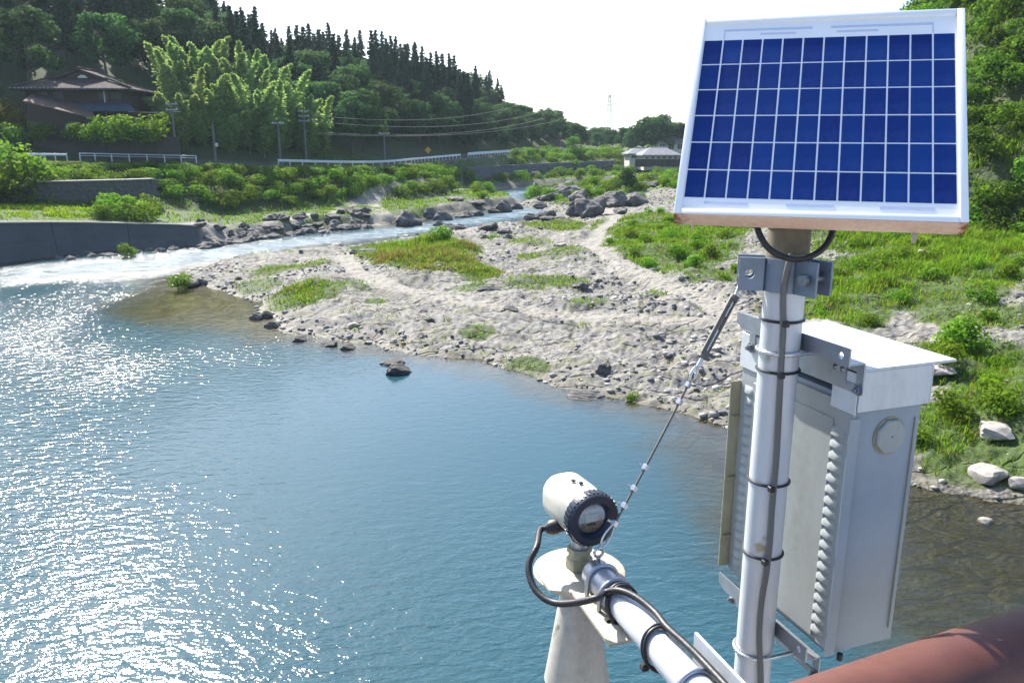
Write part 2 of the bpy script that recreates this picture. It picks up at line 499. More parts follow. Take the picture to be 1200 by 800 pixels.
ground_me = mesh_np('ground', np.stack([gx, gy, V[0]], -1), gq, True, {'zone': ('FLOAT_COLOR', zone)})

t = NT('river bar ground')
pos = t.pos()
zn = t.attr('zone')
sep = t.n('ShaderNodeSeparateColor', Color=zn.outputs['Color'])
g_, p_, s_ = sep.outputs[0], sep.outputs[1], sep.outputs[2]
w_ = zn.outputs['Alpha']
mp = t.n('ShaderNodeMapping', Vector=pos, Rotation=(0, 0, R(35)), Scale=(1.0, 2.6, 1.0)).outputs[0]
n1 = t.noise(mp, .35, 7, .62, .6)
n2 = t.noise(pos, 2.2, 6, .65)
n3 = t.noise(pos, 9.0, 5, .7)
vor = t.n('ShaderNodeTexVoronoi', Vector=t.mix(.12, pos, t.n('ShaderNodeTexNoise', Vector=pos, Scale=1.5).outputs['Color'], 'ADD'), Scale=2.8, Randomness=1.0)
peb = t.n('ShaderNodeTexVoronoi', Vector=pos, Scale=7.5)
rock = t.ramp(n1, [(.28, (.125, .117, .107)), (.45, (.205, .191, .17)), (.62, (.28, .266, .242)), (.8, (.22, .212, .20))])
rock = t.mix(t.ramp(n2, [(.40, .8), (.54, 0.0)]), rock, (.075, .075, .082))
rock = t.mix(.55, rock, t.ramp(n3, [(.25, (.18, .18, .18)), (.5, (.5, .5, .5)), (.8, (.74, .72, .68))]), 'OVERLAY')
grv = t.mix(t.ramp(peb.outputs['Color'], [(0, 0.0), (1, 1.0)]), (.09, .085, .083), (.28, .262, .238))
gmask = t.ramp(t.noise(pos, .22, 3, .5), [(.5, 0.0), (.58, .85)])
base = t.mix(gmask, rock, grv)
base = t.mix(t.math('MULTIPLY', t.ramp(t.noise(pos, 1.1, 5, .7), [(.50, 0.0), (.64, 1.0)]), .6), base, (.12, .13, .04))
pth = t.ramp(n2, [(.3, (.21, .195, .17)), (.7, (.28, .26, .225))])
crk = t.n('ShaderNodeTexVoronoi', {'feature': 'DISTANCE_TO_EDGE'}, Vector=t.n('ShaderNodeMapping', Vector=t.mix(.5, pos, t.n('ShaderNodeTexNoise', Vector=pos, Scale=.8, Detail=4.0).outputs['Color'], 'ADD'), Rotation=(0, 0, R(28)), Scale=(.32, .85, .6)).outputs[0], Scale=1.0)
cl_ = t.ramp(crk.outputs['Distance'], [(.0, 1.0), (.045, 0.0)])
base = t.mix(t.math('MULTIPLY', cl_, .75), base, (.07, .066, .06))
base = t.mix(t.math('MULTIPLY', p_, .7), base, pth)
gedge = t.ramp(t.math('ADD', t.math('MULTIPLY', g_, .75), t.math('MULTIPLY', n2, .4)), [(.42, 0.0), (.62, 1.0)])
grs = t.ramp(n3, [(.25, (.025, .045, .008)), (.6, (.055, .09, .014)), (.85, (.085, .105, .022))])
base = t.mix(t.math('MULTIPLY', gedge, t.math('SUBTRACT', 1.0, p_)), base, grs)
base = t.mix(t.math('MULTIPLY', s_, .6), base, (.035, .045, .02))
wf = t.math('MULTIPLY', w_, .8)
base = t.mix(t.ramp(w_, [(.0, 0.0), (.5, .65), (.6, .7), (1.0, .93)]), base, t.mix(t.ramp(n2, [(.3, 0.0), (.7, 1.0)]), (.032, .028, .012), (.075, .062, .030)))
hgt = t.math('ADD', t.math('SUBTRACT', t.math('ADD', t.math('MULTIPLY', n2, .38), t.math('MULTIPLY', n3, .22)), t.math('MULTIPLY', cl_, .35)), t.math('MULTIPLY', t.math('MULTIPLY', peb.outputs['Distance'], gmask), .35))
rough = t.math('SUBTRACT', .92, t.math('MULTIPLY', w_, .45))
gm = t.done(t.princ(Base_Color=base, Roughness=rough, Normal=t.bump(hgt, .85, .2)))
link('ground', ground_me, gm, kind='structure')

# ------------------------------------------------------------------ water
az = np.concatenate([np.linspace(R(-88), R(-37), 50)[:-1], np.linspace(R(-37), R(37), 460), np.linspace(R(37), R(88), 50)[1:]])
rad = np.concatenate([np.geomspace(2, 12, 12)[:-1], np.geomspace(12, 200, 300), np.geomspace(205, 600, 30)])
wx, wy, wq = fan(az, rad)
W = valley(wx, wy)
RAP = A2([(60, 318), (160, 312), (230, 303), (330, 286), (430, 276), (520, 264), (590, 254), (625, 246), (600, 237), (590, 228), (640, 222)])
rdst = dline(wx, wy, RAP)
tipd = np.hypot(wx - at(190, 335).x, (wy - at(190, 335).y) * .8)
foam = np.clip(sstep(8.0, 1.0, rdst) * .9, 0, 1) * (1 - .85 * sstep(1.2, .5, np.hypot((wx - at(270, 352).x) / 9.0, (wy - at(270, 352).y) / 11.0))) * sstep(-.2, .6, -W[5])
depth = np.maximum(W[4], 0)
calm = sstep(.45, 1.5, np.hypot((wx - at(640, 480).x) / 16.0, (wy - at(640, 480).y) / 11.0))
water_me = mesh_np('water', np.stack([wx, wy, np.zeros_like(wx)], -1), wq, True, {'depth': ('FLOAT', depth), 'foam': ('FLOAT', foam), 'calm': ('FLOAT', (calm + .45 * sstep(1.2, .3, np.hypot((wx - at(120, 392).x) / 15.0, (wy - at(120, 392).y) / 14.0))) * (.22 + .78 * sstep(.45, 1.3, np.hypot((wx - at(285, 358).x) / 9.0, (wy - at(285, 358).y) / 12.0))))})
t = NT('river water')
pos = t.pos()
dep = t.attr('depth').outputs['Fac']
fo = t.attr('foam').outputs['Fac']
cal = t.attr('calm').outputs['Fac']
m1 = t.n('ShaderNodeMapping', Vector=pos, Rotation=(0, 0, R(-25)), Scale=(.75, 1.5, 1)).outputs[0]
wv1 = t.noise(m1, 2.4, 3, .5, .5)
wv2 = t.noise(m1, 7.5, 2, .5, .4)
wv3 = t.noise(pos, .12, 3, .5)
gust = t.ramp(t.noise(t.n('ShaderNodeMapping', Vector=pos, Scale=(1, .55, 1)).outputs[0], .16, 3, .55), [(.3, .45), (.62, 1.0)])
amp = t.math('MULTIPLY', t.math('ADD', .22, t.math('MULTIPLY', cal, .78)), gust)
rip = t.math('ADD', t.math('MULTIPLY', wv1, 1.0), t.math('MULTIPLY', wv2, .30))
rip = t.math('MULTIPLY', rip, t.math('ADD', amp, t.math('MULTIPLY', fo, 2.4)))
nrm = t.bump(rip, 1.0, .072)
m2 = t.n('ShaderNodeMapping', Vector=pos, Rotation=(0, 0, R(-62)), Scale=(.35, 1.5, 1)).outputs[0]
fn = t.noise(m2, 1.3, 7, .68, 1.2)
fmask = t.ramp(t.math('ADD', fn, t.math('MULTIPLY', fo, .42)), [(.80, 0.0), (1.0, .75)])
fmask = t.math('MULTIPLY', fmask, t.ramp(fo, [(.02, 0.0), (.2, 1.0)]))
turb = t.math('SUBTRACT', 1.0, t.math('POWER', 2.718, t.math('MULTIPLY', dep, -1.7)))
bodyc = t.mix(t.ramp(dep, [(.1, 0.0), (.9, 1.0)]), (.055, .05, .018), (.020, .066, .086))
diff = t.n('ShaderNodeBsdfDiffuse', Color=bodyc, Normal=nrm)
tra = t.n('ShaderNodeBsdfTransparent', Color=(.62, .60, .42))
under = t.n('ShaderNodeMixShader', Fac=turb)
t.t.links.new(tra.outputs[0], under.inputs[1]); t.t.links.new(diff.outputs[0], under.inputs[2])
gl = t.n('ShaderNodeBsdfGlossy', {'distribution': 'BECKMANN'}, Color=(1, 1, 1), Roughness=.16, Normal=nrm)
fr = t.n('ShaderNodeFresnel', IOR=1.33, Normal=nrm)
top = t.n('ShaderNodeMixShader', Fac=fr.outputs[0])
t.t.links.new(under.outputs[0], top.inputs[1]); t.t.links.new(gl.outputs[0], top.inputs[2])
fd = t.n('ShaderNodeBsdfDiffuse', Color=(.36, .44, .50), Normal=t.bump(fn, 1.0, .3))
fin = t.n('ShaderNodeMixShader', Fac=fmask)
t.t.links.new(top.outputs[0], fin.inputs[1]); t.t.links.new(fd.outputs[0], fin.inputs[2])
link('water', water_me, t.done(fin), kind='structure')
# ================================================================== the gauge station on the bridge rail
TH = R(19.27)                                   # the bridge runs along AX, the river side is OX
AX = Vector((math.cos(TH), math.sin(TH), 0)); OX = Vector((-math.sin(TH), math.cos(TH), 0))
POLE = Vector((.521, 1.5, 0))
def B(a, o, z): return POLE + AX * a + OX * o + Vector((0, 0, z))
def toB(p):
    d = Vector(p) - POLE
    return Vector((d.dot(AX), d.dot(OX), p[2]))

M_POLE = worn('painted steel pole', (.58, .61, .66), (.17, .15, .09), .4, .2, .5, 6, (1, 1, .10), .12, spots=(.34, .31, .22))
M_POLETOP = worn('weathered pole top', (.20, .17, .12), (.05, .05, .035), .8, 0, .8, 14, (1, 1, .6), .5)
M_GALV = worn('galvanised steel', (.42, .45, .50), (.17, .18, .20), .38, .75, .6, 22, (1, 1, 1), .15)
M_GALVD = worn('dull zinc clamp', (.20, .25, .33), (.09, .10, .12), .5, .45, .55, 24, (1, 1, 1), .2)
M_STEEL = worn('stainless steel', (.62, .62, .62), (.22, .19, .15), .25, .9, .4, 30, (1, 1, 1), .08)
M_CAB = worn('cabinet enamel', (.27, .32, .37), (.20, .22, .22), .42, 0, .25, 5, (1, 1, .2), .05)
M_CABB = worn('cabinet back enamel', (.33, .36, .37), (.13, .12, .07), .5, 0, .55, 7, (1, 1, .25), .08, spots=None)
M_HOOD = worn('hood enamel', (.60, .64, .68), (.20, .21, .15), .42, 0, .5, 13, (1, 1, .35), .08)
M_HORN = worn('weathered horn paint', (.50, .49, .45), (.13, .13, .10), .5, .1, .75, 10, (1, 1, .22), .12, spots=(.16, .16, .12))
M_SENS = worn('ivory sensor paint', (.58, .57, .50), (.22, .20, .11), .45, .05, .55, 20, (1, 1, .6), .1)
M_MOSS = worn('mossy steel', (.36, .36, .27), (.17, .15, .05), .75, .1, .8, 26, (1, 1, .5), .4)
M_CREAM = worn('cream paint', (.50, .47, .38), (.20, .18, .09), .55, .05, .75, 16, (1, 1, .6), .12)
M_RUB = worn('black rubber', (.012, .013, .016), (.03, .03, .03), .45, 0, .4, 30, (1, 1, 1), .2)
M_CABLE = worn('grey conduit', (.13, .135, .13), (.06, .055, .04), .55, 0, .5, 20, (1, 1, .3), .2)
M_BOLT = worn('bolt steel', (.30, .33, .37), (.10, .09, .08), .35, .85, .6, 60, (1, 1, 1), .1)
M_WIREC = worn('weathered stay cable', (.13, .125, .115), (.06, .055, .05), .55, .4, .5, 60, (1, 1, 1), .3)
M_BEZEL = worn('dark blue bezel', (.008, .016, .035), (.035, .05, .07), .35, 0, .4, 40, (1, 1, 1), .2)
M_RED = None
t = NT('red oxide paint')
co = t.obj()
n1 = t.noise(co, 6, 6, .65); n2 = t.noise(co, 60, 5, .7)
c = t.mix(t.ramp(n1, [(.35, 0.0), (.7, 1.0)]), (.075, .022, .015), (.118, .042, .030))
blot = t.ramp(t.noise(co, 11, 5, .7, .8), [(.58, 0.0), (.70, .75)])
c = t.mix(blot, c, (.045, .020, .024))
scr = t.ramp(t.noise(t.n('ShaderNodeMapping', Vector=co, Rotation=(0, 0, .5), Scale=(9, 34, 20)).outputs[0], 2.2, 4, .75), [(.70, 0.0), (.76, .8)])
scr = t.math('MULTIPLY', scr, t.ramp(t.noise(co, 3.3, 2, .5), [(.5, 0.0), (.62, 1.0)]))
c = t.mix(scr, c, (.38, .27, .24))
M_RED = t.done(t.princ(Base_Color=c, Roughness=t.math('ADD', .38, t.math('MULTIPLY', n2, .3)), Normal=t.bump(n2, .25, .002)))

t = NT('panel frame')
co = t.obj()
n1 = t.noise(co, 40, 5, .7)
M_FRAME = t.done(t.princ(Base_Color=t.mix(t.ramp(n1, [(.62, 0.0), (.75, .35)]), (.88, .88, .88), (.5, .45, .42)), Roughness=.38, Metallic=.1))
t = NT('tan lower frame')  # mottled tan base tone, with rust gathering towards both ends
co = t.obj()
n1 = t.noise(co, 14, 6, .7, .5)
edge = t.ramp(t.math('ABSOLUTE', t.n('ShaderNodeSeparateXYZ', Vector=co).outputs[0]), [(.19, 0.0), (.232, .30)])
rust = t.ramp(t.math('ADD', n1, edge), [(.70, 0.0), (.80, 1.0)])
n4 = t.noise(co, 120, 3, .6)
M_FRAMEB = t.done(t.princ(Base_Color=t.mix(rust, t.ramp(n4, [(.3, (.62, .42, .31)), (.7, (.74, .53, .41))]), (.22, .07, .015)), Roughness=.5))
t = NT('panel backsheet')
n1 = t.noise(t.obj(), 9, 5, .6)
M_SHEET = t.done(t.princ(Base_Color=t.ramp(n1, [(.3, (.84, .84, .84)), (.7, (.90, .90, .89))]), Roughness=.22, Coat_Weight=.3, Coat_Roughness=.08))
M_TAPE = worn('tinned ribbon', (.60, .65, .78), (.45, .5, .6), .3, .2, .3, 40, (1, 1, 1), .02)
t = NT('silicon cell')
co = t.obj()
ob = t.n('ShaderNodeObjectInfo').outputs['Random']
vo = t.n('ShaderNodeTexVoronoi', Vector=co, Scale=130.0)
cc = t.mix(t.math('MULTIPLY', t.ramp(vo.outputs['Color'], [(0, 0.0), (1, 1.0)]), .5), (.0015, .014, .115), (.003, .038, .23))
cc = t.mix(t.math('MULTIPLY', ob, .6), cc, (.001, .045, .22))
st = t.n('ShaderNodeTexWave', {'wave_type': 'BANDS', 'bands_direction': 'Y'}, Vector=co, Scale=95.0)
cc = t.mix(t.ramp(st.outputs[0], [(.93, 0.0), (.99, .25)]), cc, (.05, .08, .25))
spk = t.ramp(t.noise(co, 95, 2, .5), [(.78, 0.0), (.80, .5)])
cc = t.mix(spk, cc, (.5, .55, .65))
dust = t.ramp(t.noise(t.n('ShaderNodeTexCoord').outputs['Object'], 18, 6, .7), [(.5, 0.0), (.8, .05)])
cc = t.mix(dust, cc, (.35, .38, .42))
M_CELL = t.done(t.princ(Base_Color=cc, Roughness=.35, Specular_IOR_Level=.18, Coat_Weight=.05, Coat_Roughness=.08))
t = NT('display')
co = t.obj()
sx = t.n('ShaderNodeSeparateXYZ', Vector=co)
n1 = t.noise(co, 150, 3, .6)
dc = t.ramp(sx.outputs[1], [(.40, (.10, .11, .10)), (.48, (.16, .14, .09)), (.50, (.42, .48, .52)), (.62, (.30, .34, .36))])
M_DISP = None

# ---- bridge edge (below the frame) and the red rail
def bspan(lo, hi): return basis(POLE, AX, OX, (0, 0, 1))
MBr = basis((0, 0, 0), AX, OX, (0, 0, 1))
deck = MB().box((-30, -9.0, 7.7), (30, .93, 8.35), .02)
M_CONC = worn('weathered concrete', (.36, .34, .31), (.14, .13, .11), .85, 0, .6, 2.0, (1, 1, .5), .4)
link('bridge_deck', deck.mesh('bridge_deck'), M_CONC, rz=TH, loc=(0, 0, 0), kind='structure')
rail = empty('bridge_railing', (0, 0, 8.35), R(23.0), label='thick red oxide painted pipe rail of the bridge under the cabinet', cat='railing')
RO, RZ, RR = .715, .838, .070
pts = [(-30 + 60 * i / 60, RO, RZ) for i in range(61)]
MB().tube(pts, RR, 40).build('rail_pipe', M_RED, rail)
for k in range(-7, 8):
    MB().tube([(2.9 + k * 2.0, RO, 0), (2.9 + k * 2.0, RO, RZ - .05)], .045, 20).build('post', M_RED, rail)

# ---- pole
pole = empty('mounting_pole', POLE + Vector((0, 0, 8.35)), TH, label='upright white painted steel pole carrying the solar panel and cabinet', cat='pole')
r0 = .0381
def ring_pts(r, z, a0=0, a1=360, n=40): return [(r * math.cos(R(a0 + (a1 - a0) * i / n)), r * math.sin(R(a0 + (a1 - a0) * i / n)), z) for i in range(n + 1)]
zz = lambda z: z - 8.35
MB().lathe([(r0, zz(8.30)), (r0, zz(9.80))], 48).build('shaft', M_POLE, pole)
MB().lathe([(r0 + .0012, zz(9.784)), (r0 + .0012, zz(9.84)), (r0 + .003, zz(9.842)), (r0 + .003, zz(9.848)), (r0 + .0012, zz(9.85)), (r0 + .0012, zz(9.99))], 48).build('weathered_top', M_POLETOP, pole, label='brown lichen stained top end of the pole')
# conduit running down the camera side of the shaft
camdir = (toB(Vector((0, 0, 10))) - Vector((0, 0, 10)))
cam_ang = math.degrees(math.atan2(camdir.y, camdir.x))
def on_pole(pxy, off=.006):
    """angle on the shaft where a view line of the conduit touches"""
    return cam_ang + off
con = []
for z, da in [(9.80, 8), (9.77, 2), (9.72, -2), (9.66, 4), (9.60, 6), (9.50, 10), (9.40, 14), (9.30, 14), (9.22, 16), (9.15, 14), (9.08, 8), (9.0, 10), (8.9, 24), (8.8, 30)]:
    rr_ = r0 + (.0165 if z > 9.73 else .0075)
    con.append((rr_ * math.cos(R(cam_ang + da)), rr_ * math.sin(R(cam_ang + da)), zz(z)))
MB().tube(arc_pts(con, 6), .0062, 12).build('conduit', M_CABLE, pole)
for z in (9.668, 9.568, 9.335, 9.175):
    b = MB().tube(ring_pts(r0 + .0022, zz(z), n=40)[:-1], .0028, 8, closed=True)
    m = Matrix.Scale(1, 4)
    b.box((-.006, -.006, -.006), (.006, .006, .006), .0015, TRS((math.cos(R(cam_ang + 8)) * (r0 + .012), math.sin(R(cam_ang + 8)) * (r0 + .012), zz(z))))
    b.build('cable_tie', M_RUB, pole)

# ---- three piece guy clamp
clamp = empty('pole_clamp', POLE + Vector((0, 0, 9.724)), 0, label='three piece galvanised band clamp bolted round the pole', cat='clamp')
CH, ct = .063, .0055
joints = [168, 300, 60]
rc = r0 + ct / 2 + .001
for k in range(3):
    a0, a1 = joints[k], joints[(k + 1) % 3]
    if a1 < a0: a1 += 360
    seg = MB()
    g = 14
    arc = [Vector((math.cos(R(a)), math.sin(R(a)))) * rc for a in np.linspace(a0 + g + 10, a1 - g - 10, 14)]
    ends = []
    for aj, sgn in ((a0, 1), (a1, -1)):
        d = Vector((math.cos(R(aj)), math.sin(R(aj)))); n_ = Vector((-d.y, d.x)) * sgn
        ends.append((d, n_))
    ear = .046
    off = .0195
    pA = ends[0][0] * (r0 + .004) + ends[0][1] * off
    pB = ends[1][0] * (r0 + .004) + ends[1][1] * off
    seg.strip([pA] + arc + [pB], ct, 0, CH)
    for (d, n_), p in ((ends[0], pA), (ends[1], pB)):
        o3 = Vector((p.x, p.y, 0)) - Vector((n_.x, n_.y, 0)) * ct / 2
        Mx = basis(o3, (d.x, d.y, 0), (0, 0, 1), (n_.x, n_.y, 0))
        seg.plate([(0, 0), (ear, 0), (ear, CH), (0, CH)], [circle(ear * .56, CH * .5, .0088, 20)], ct, Mx)
    so = seg.build('band', M_GALVD, clamp, smooth=30)
# bolt on the front ear
d = Vector((math.cos(R(300)), math.sin(R(300)), 0)); n_ = Vector((-d.y, d.x, 0))
bp = d * (r0 + .004 + .028)
Mx = basis(bp - n_ * .033 + Vector((0, 0, CH / 2)), d, (0, 0, 1), n_)
bolt = MB().lathe([(.0105, -.006), (.0115, -.004), (.0115, .004)], 6, Mx).lathe([(.006, .003), (.006, .062)], 14, Mx).lathe([(.0115, .046), (.0115, .054)], 6, Mx)
bolt.build('bolt', M_BOLT, clamp, smooth=20)

# ---- solar panel
PYAW, PTILT, PW, PH, PT = -.3096, .6459, .4582, .4412, .036
ax = Vector((math.cos(PYAW), math.sin(PYAW), 0)); fy = Vector((-math.sin(PYAW), math.cos(PYAW), 0))
up = fy * math.sin(PTILT) + Vector((0, 0, 1)) * math.cos(PTILT)
rl = -.0064
ax, up = ax * math.cos(rl) + up * math.sin(rl), up * math.cos(rl) - ax * math.sin(rl)
nrm_ = ax.cross(up)
panel = empty('solar_panel', (0, 0, 0), label='white framed blue solar panel tilted on top of the pole', cat='solar panel')
panel.matrix_world = basis((.5396, 1.45, 10.0522), ax, up, nrm_)
W2, H2 = PW / 2, PH / 2
fw = .0125
def frame_piece(lo, hi, name='frame_rail', mat=None, **kw): return MB().box(lo, hi, .0012, seg=2).build(name, mat or M_FRAME, panel, smooth=30, **kw)
frame_piece((-W2, -H2 + .0022, -PT + .002), (-W2 + fw, H2, 0))
frame_piece((W2 - fw, -H2 + .0022, -PT + .002), (W2, H2, 0))
frame_piece((-W2 + fw + .0003, H2 - fw, -PT + .002), (W2 - fw - .0003, H2, -.0002))
frame_piece((-W2 + fw + .0003, -H2 + .0022, -PT + .002), (W2 - fw - .0003, -H2 + fw, -.0002))
frame_piece((-W2, -H2, -PT), (W2, -H2 + .002, -.0015), 'lower_frame_face', M_FRAMEB, label='tan and rusting lower edge of the panel frame')
MB().box((-W2 + fw * .6, -H2 + fw * .6, -.009), (W2 - fw * .6, H2 - fw * .6, -.0050)).build('backsheet', M_SHEET, panel, smooth=0)
# cells: 12 x 6
cx0, cx1, cy0, cy1 = -.2160, .2145, -.1840, .1690
nx, ny, gap = 12, 6, .0030
cwid, chei = (cx1 - cx0) / nx - gap, (cy1 - cy0) / ny - gap
cell_me = MB().box((-cwid / 2, -chei / 2, 0), (cwid / 2, chei / 2, .0006)).mesh('cell', 0)
cell_me.materials.append(M_CELL)
for j in range(ny):
    for i in range(nx):
        c_ = bpy.data.objects.new('cell', cell_me)
        COL.objects.link(c_)
        c_.parent = panel
        c_.location = (cx0 + (i + .5) * (cx1 - cx0) / nx, cy0 + (j + .5) * (cy1 - cy0) / ny, -.0049)
# tinned ribbons in the margins
for (x0, x1, y_, hh) in [(-.180, -.022, .192, .005), (.01, .180, .192, .005), (-.114, -.05, .181, .004), (.02, .09, .181, .004), (-.180, -.108, -.193, .0055), (-.045, .03, -.193, .0055), (.100, .180, -.193, .0055)]:
    MB().box((x0, y_ - hh / 2, -.0049), (x1, y_ + hh / 2, -.0045)).build('ribbon', M_TAPE, panel, smooth=0)
for (x_, y0, y1) in [(-.179, .170, .1895), (.179, .170, .1895)]:
    MB().box((x_ - .001, y0, -.0049), (x_ + .001, y1, -.0045)).build('ribbon', M_TAPE, panel, smooth=0)
# mounting rails behind and two lugs that hang below the frame
for x_ in (-.09, .09):
    MB().box((x_ - .014, -H2 + .02, -PT - .022), (x_ + .014, H2 - .02, -PT - .001), .002).build('mounting_rail', M_GALV, panel)
for (x_, wd, ln) in [(-.198, .003, .014), (.159, .010, .016)]:
    MB().plate([(x_ - wd / 2, -H2 - ln), (x_ + wd * .1, -H2 - ln), (x_ + wd / 2, -H2 + .004), (x_ - wd / 2, -H2 + .004)], [], .003, TRS((0, 0, -PT - .0045))).build('lug', M_CREAM, panel)
MB().box((-.06, -.10, -PT - .03), (.06, .0, -PT - .003), .004).build('junction_box', M_RUB, panel)
# cable loop hanging in front of the pole
lp = [atY(*q) for q in [(886, 255, 1.445), (889, 272, 1.432), (900, 290, 1.425), (916, 300, 1.422), (934, 303.5, 1.422), (953, 299, 1.425), (968, 287, 1.432), (976, 270, 1.445), (978, 256, 1.46)]]
iw = panel.matrix_world.inverted()
MB().tube([iw @ q for q in arc_pts(lp, 8)], .0058, 14).build('cable_loop', M_RUB, panel, label='black cable loop hanging under the panel')

# ---- equipment cabinet
CA0, CA1, CO0, CO1, CZ0, CZ1 = .085, .252, -.121, .222, 8.985, 9.530
cab = empty('equipment_cabinet', B(CA0, CO0, CZ0), TH, label='grey steel equipment cabinet with louvred back strapped to the pole', cat='cabinet')
cw, cd, ch = CO1 - CO0, CA1 - CA0, CZ1 - CZ0        # local: x depth, y width, z height
MB().box((.004, .004, 0), (cd, cw - .004, ch), .003, seg=2).build('body', M_CAB, cab)
# flanged back panel standing proud
MB().box((-.004, -.003, .012), (.0035, cw + .003, ch - .01), .0015).build('back_panel', M_CABB, cab)
MB().box((-.007, .045, .02), (-.0045, cw - .045, ch - .05), .001).build('backing_sheet', M_CABB, cab)
# louvres: pressed scoops down both edges
def louvre():
    v, f = [], []
    n, L, H_, D = 6, .0185, .0165, .0065
    for k in range(n + 1):
        q = k / n
        for (yy, dd) in ((-L, .0), (-L * .75, .72), (-L * .3, 1.0), (L * .3, 1.0), (L * .75, .72), (L, 0)):
            s_ = math.sin(math.pi * .5 * min(1, (1 - q) * 1.15)) if q > 0 else 1.0
            v.append((-D * dd * s_, yy, H_ * (q - .5)))
    for k in range(n):
        for j in range(5):
            f.append((k * 6 + j, k * 6 + j + 1, (k + 1) * 6 + j + 1, (k + 1) * 6 + j))
    f.append((0, 1, 2, 3, 4, 5))
    return MB().add(v, f)
lou_me = louvre().mesh('louvre', 50)
lou_me.materials.append(M_CABB)
nl = 19
for side in (.032, cw - .032):
    for k in range(nl):
        o = bpy.data.objects.new('louvre', lou_me)
        COL.objects.link(o)
        o.parent = cab
        o.location = (-.0042, side, .045 + k * .0238)
# long flanges at the vertical edges of the back panel
MB().box((-.012, -.0062, .004), (.012, -.0034, ch - .035), .0008).build('edge_flange', M_CAB, cab)
MB().box((-.030, cw + .0034, .02), (.03, cw + .0074, ch - .06), .0008).build('edge_flange', M_MOSS, cab, label='mossy outer flange of the cabinet back')
for k in range(3): MB().box((-.026, cw - .004, .10 + k * .15), (-.0045, cw + .0032, .103 + k * .15)).build('flange_rib', M_MOSS, cab)
# hood
HZ = ch - .022
hood = MB()
hood.box((.000, -.0075, HZ), (cd + .004, -.0042, HZ + .078), .001)
hood.box((.000, cw + .0042, HZ), (cd + .004, cw + .0075, HZ + .078), .001)
hood.box((cd + .0045, -.0075, HZ), (cd + .008, cw + .0075, HZ + .076), .001)
hood.box((-.006, -.0085, HZ + .0785), (cd + .062, cw + .0085, HZ + .0835), .0015)
ho = hood.build('hood', M_HOOD, cab)
MB().box((-.0075, -.0095, HZ - .004), (-.0045, .056, HZ + .076), .001).build('hood_flap', M_HOOD, cab)
MB().box((-.0075, cw - .056, HZ - .004), (-.0045, cw + .0095, HZ + .076), .001).build('hood_flap', M_HOOD, cab)
# round plug on the bridge side
plug = MB().lathe([(.0, 0), (.036, 0), (.036, .007), (.0335, .0095), (.0, .0098)], 6 + 2, basis((cd * .56, .004, ch - .082), (math.cos(.35), 0, math.sin(.35)), (-math.sin(.35), 0, math.cos(.35)), (0, -1, 0)), caps=False)
plug.build('blanking_plug', M_CABB, cab, smooth=25)
MB().lathe([(0, .0), (.039, 0), (.039, .0012), (0, .0012)], 32, basis((cd * .56, .0035, ch - .082), (1, 0, 0), (0, 0, 1), (0, -1, 0)), caps=False).build('plug_gasket', M_MOSS, cab)
MB().lathe([(0, .0), (.0022, 0), (.0022, .002), (0, .002)], 10, basis((cd * .56, -.0055, ch - .082), (1, 0, 0), (0, 0, 1), (0, -1, 0)), caps=False).build('screw', M_BOLT, cab)
MB().box((cd - .014, .0012, .03), (cd - .0125, .0039, ch - .05)).build('door_seam', M_MOSS, cab, smooth=0)
MB().tube([(.03, -.002, -.014), (.03, -.002, .0)], .006, 12).build('drain_plug', M_RUB, cab)

# ---- channel brackets that hold the cabinet on the pole
def bolt_mesh(M, r=.0075):
    return MB().lathe([(r * 1.5, 0), (r * 1.5, .0015)], 18, M).lathe([(r, .0015), (r, .0075)], 6, M).lathe([(r * .55, .0075), (r * .55, .013)], 12, M)
def channel(name, z, o0, o1, hgt, lbl):
    root = empty(name, B(.0445, (o0 + o1) / 2, z), TH, label=lbl, cat='bracket', group=None)
    L = (o1 - o0) / 2
    rects = [[(-L + .10 + .0, .012), (-L + .135, .012), (-L + .135, hgt - .016), (-L + .10, hgt - .016)]]
    out = [(-L, 0), (L, 0), (L, hgt), (-L, hgt)]
    holes = [circle(-L + .055, hgt * .62, .0062, 14), circle(-L + .074, hgt * .62, .0062, 14), [(-L + .018, hgt * .28), (-L + .044, hgt * .28), (-L + .044, hgt * .72), (-L + .018, hgt * .72)], [(L - .05, hgt * .3), (L - .02, hgt * .3), (L - .02, hgt * .7), (L - .05, hgt * .7)]]
    MB().plate(out, holes, .003, basis((.030, 0, 0), (0, 1, 0), (0, 0, 1), (1, 0, 0))).build('web', M_GALV, root)
    MB().box((-.003, -L, hgt + .0004), (.0328, L, hgt + .0034), .0008).build('flange', M_GALV, root)
    MB().plate([(-L, 0), (L - .02, 0), (L, .01), (L, .034), (-L, .034), (-L - .0, .01)], [circle(-L + .022, .017, .0068, 16)], .003, basis((-.0062, 0, hgt - .001), (0, 1, 0), (0, 0, 1), (1, 0, 0))).build('lip', M_GALV, root)
    for yy in (-L + .008, L - .008): bolt_mesh(basis((.0296, yy, hgt * .15), (0, 1, 0), (0, 0, 1), (-1, 0, 0))).build('bolt', M_BOLT, root, smooth=25)
    return root
channel('channel_bracket', 9.548, -.145, .198, .058, 'upper punched steel channel bracket between pole and cabinet')
channel('channel_bracket', 8.925, -.112, .198, .050, 'lower punched steel channel bracket between pole and cabinet')
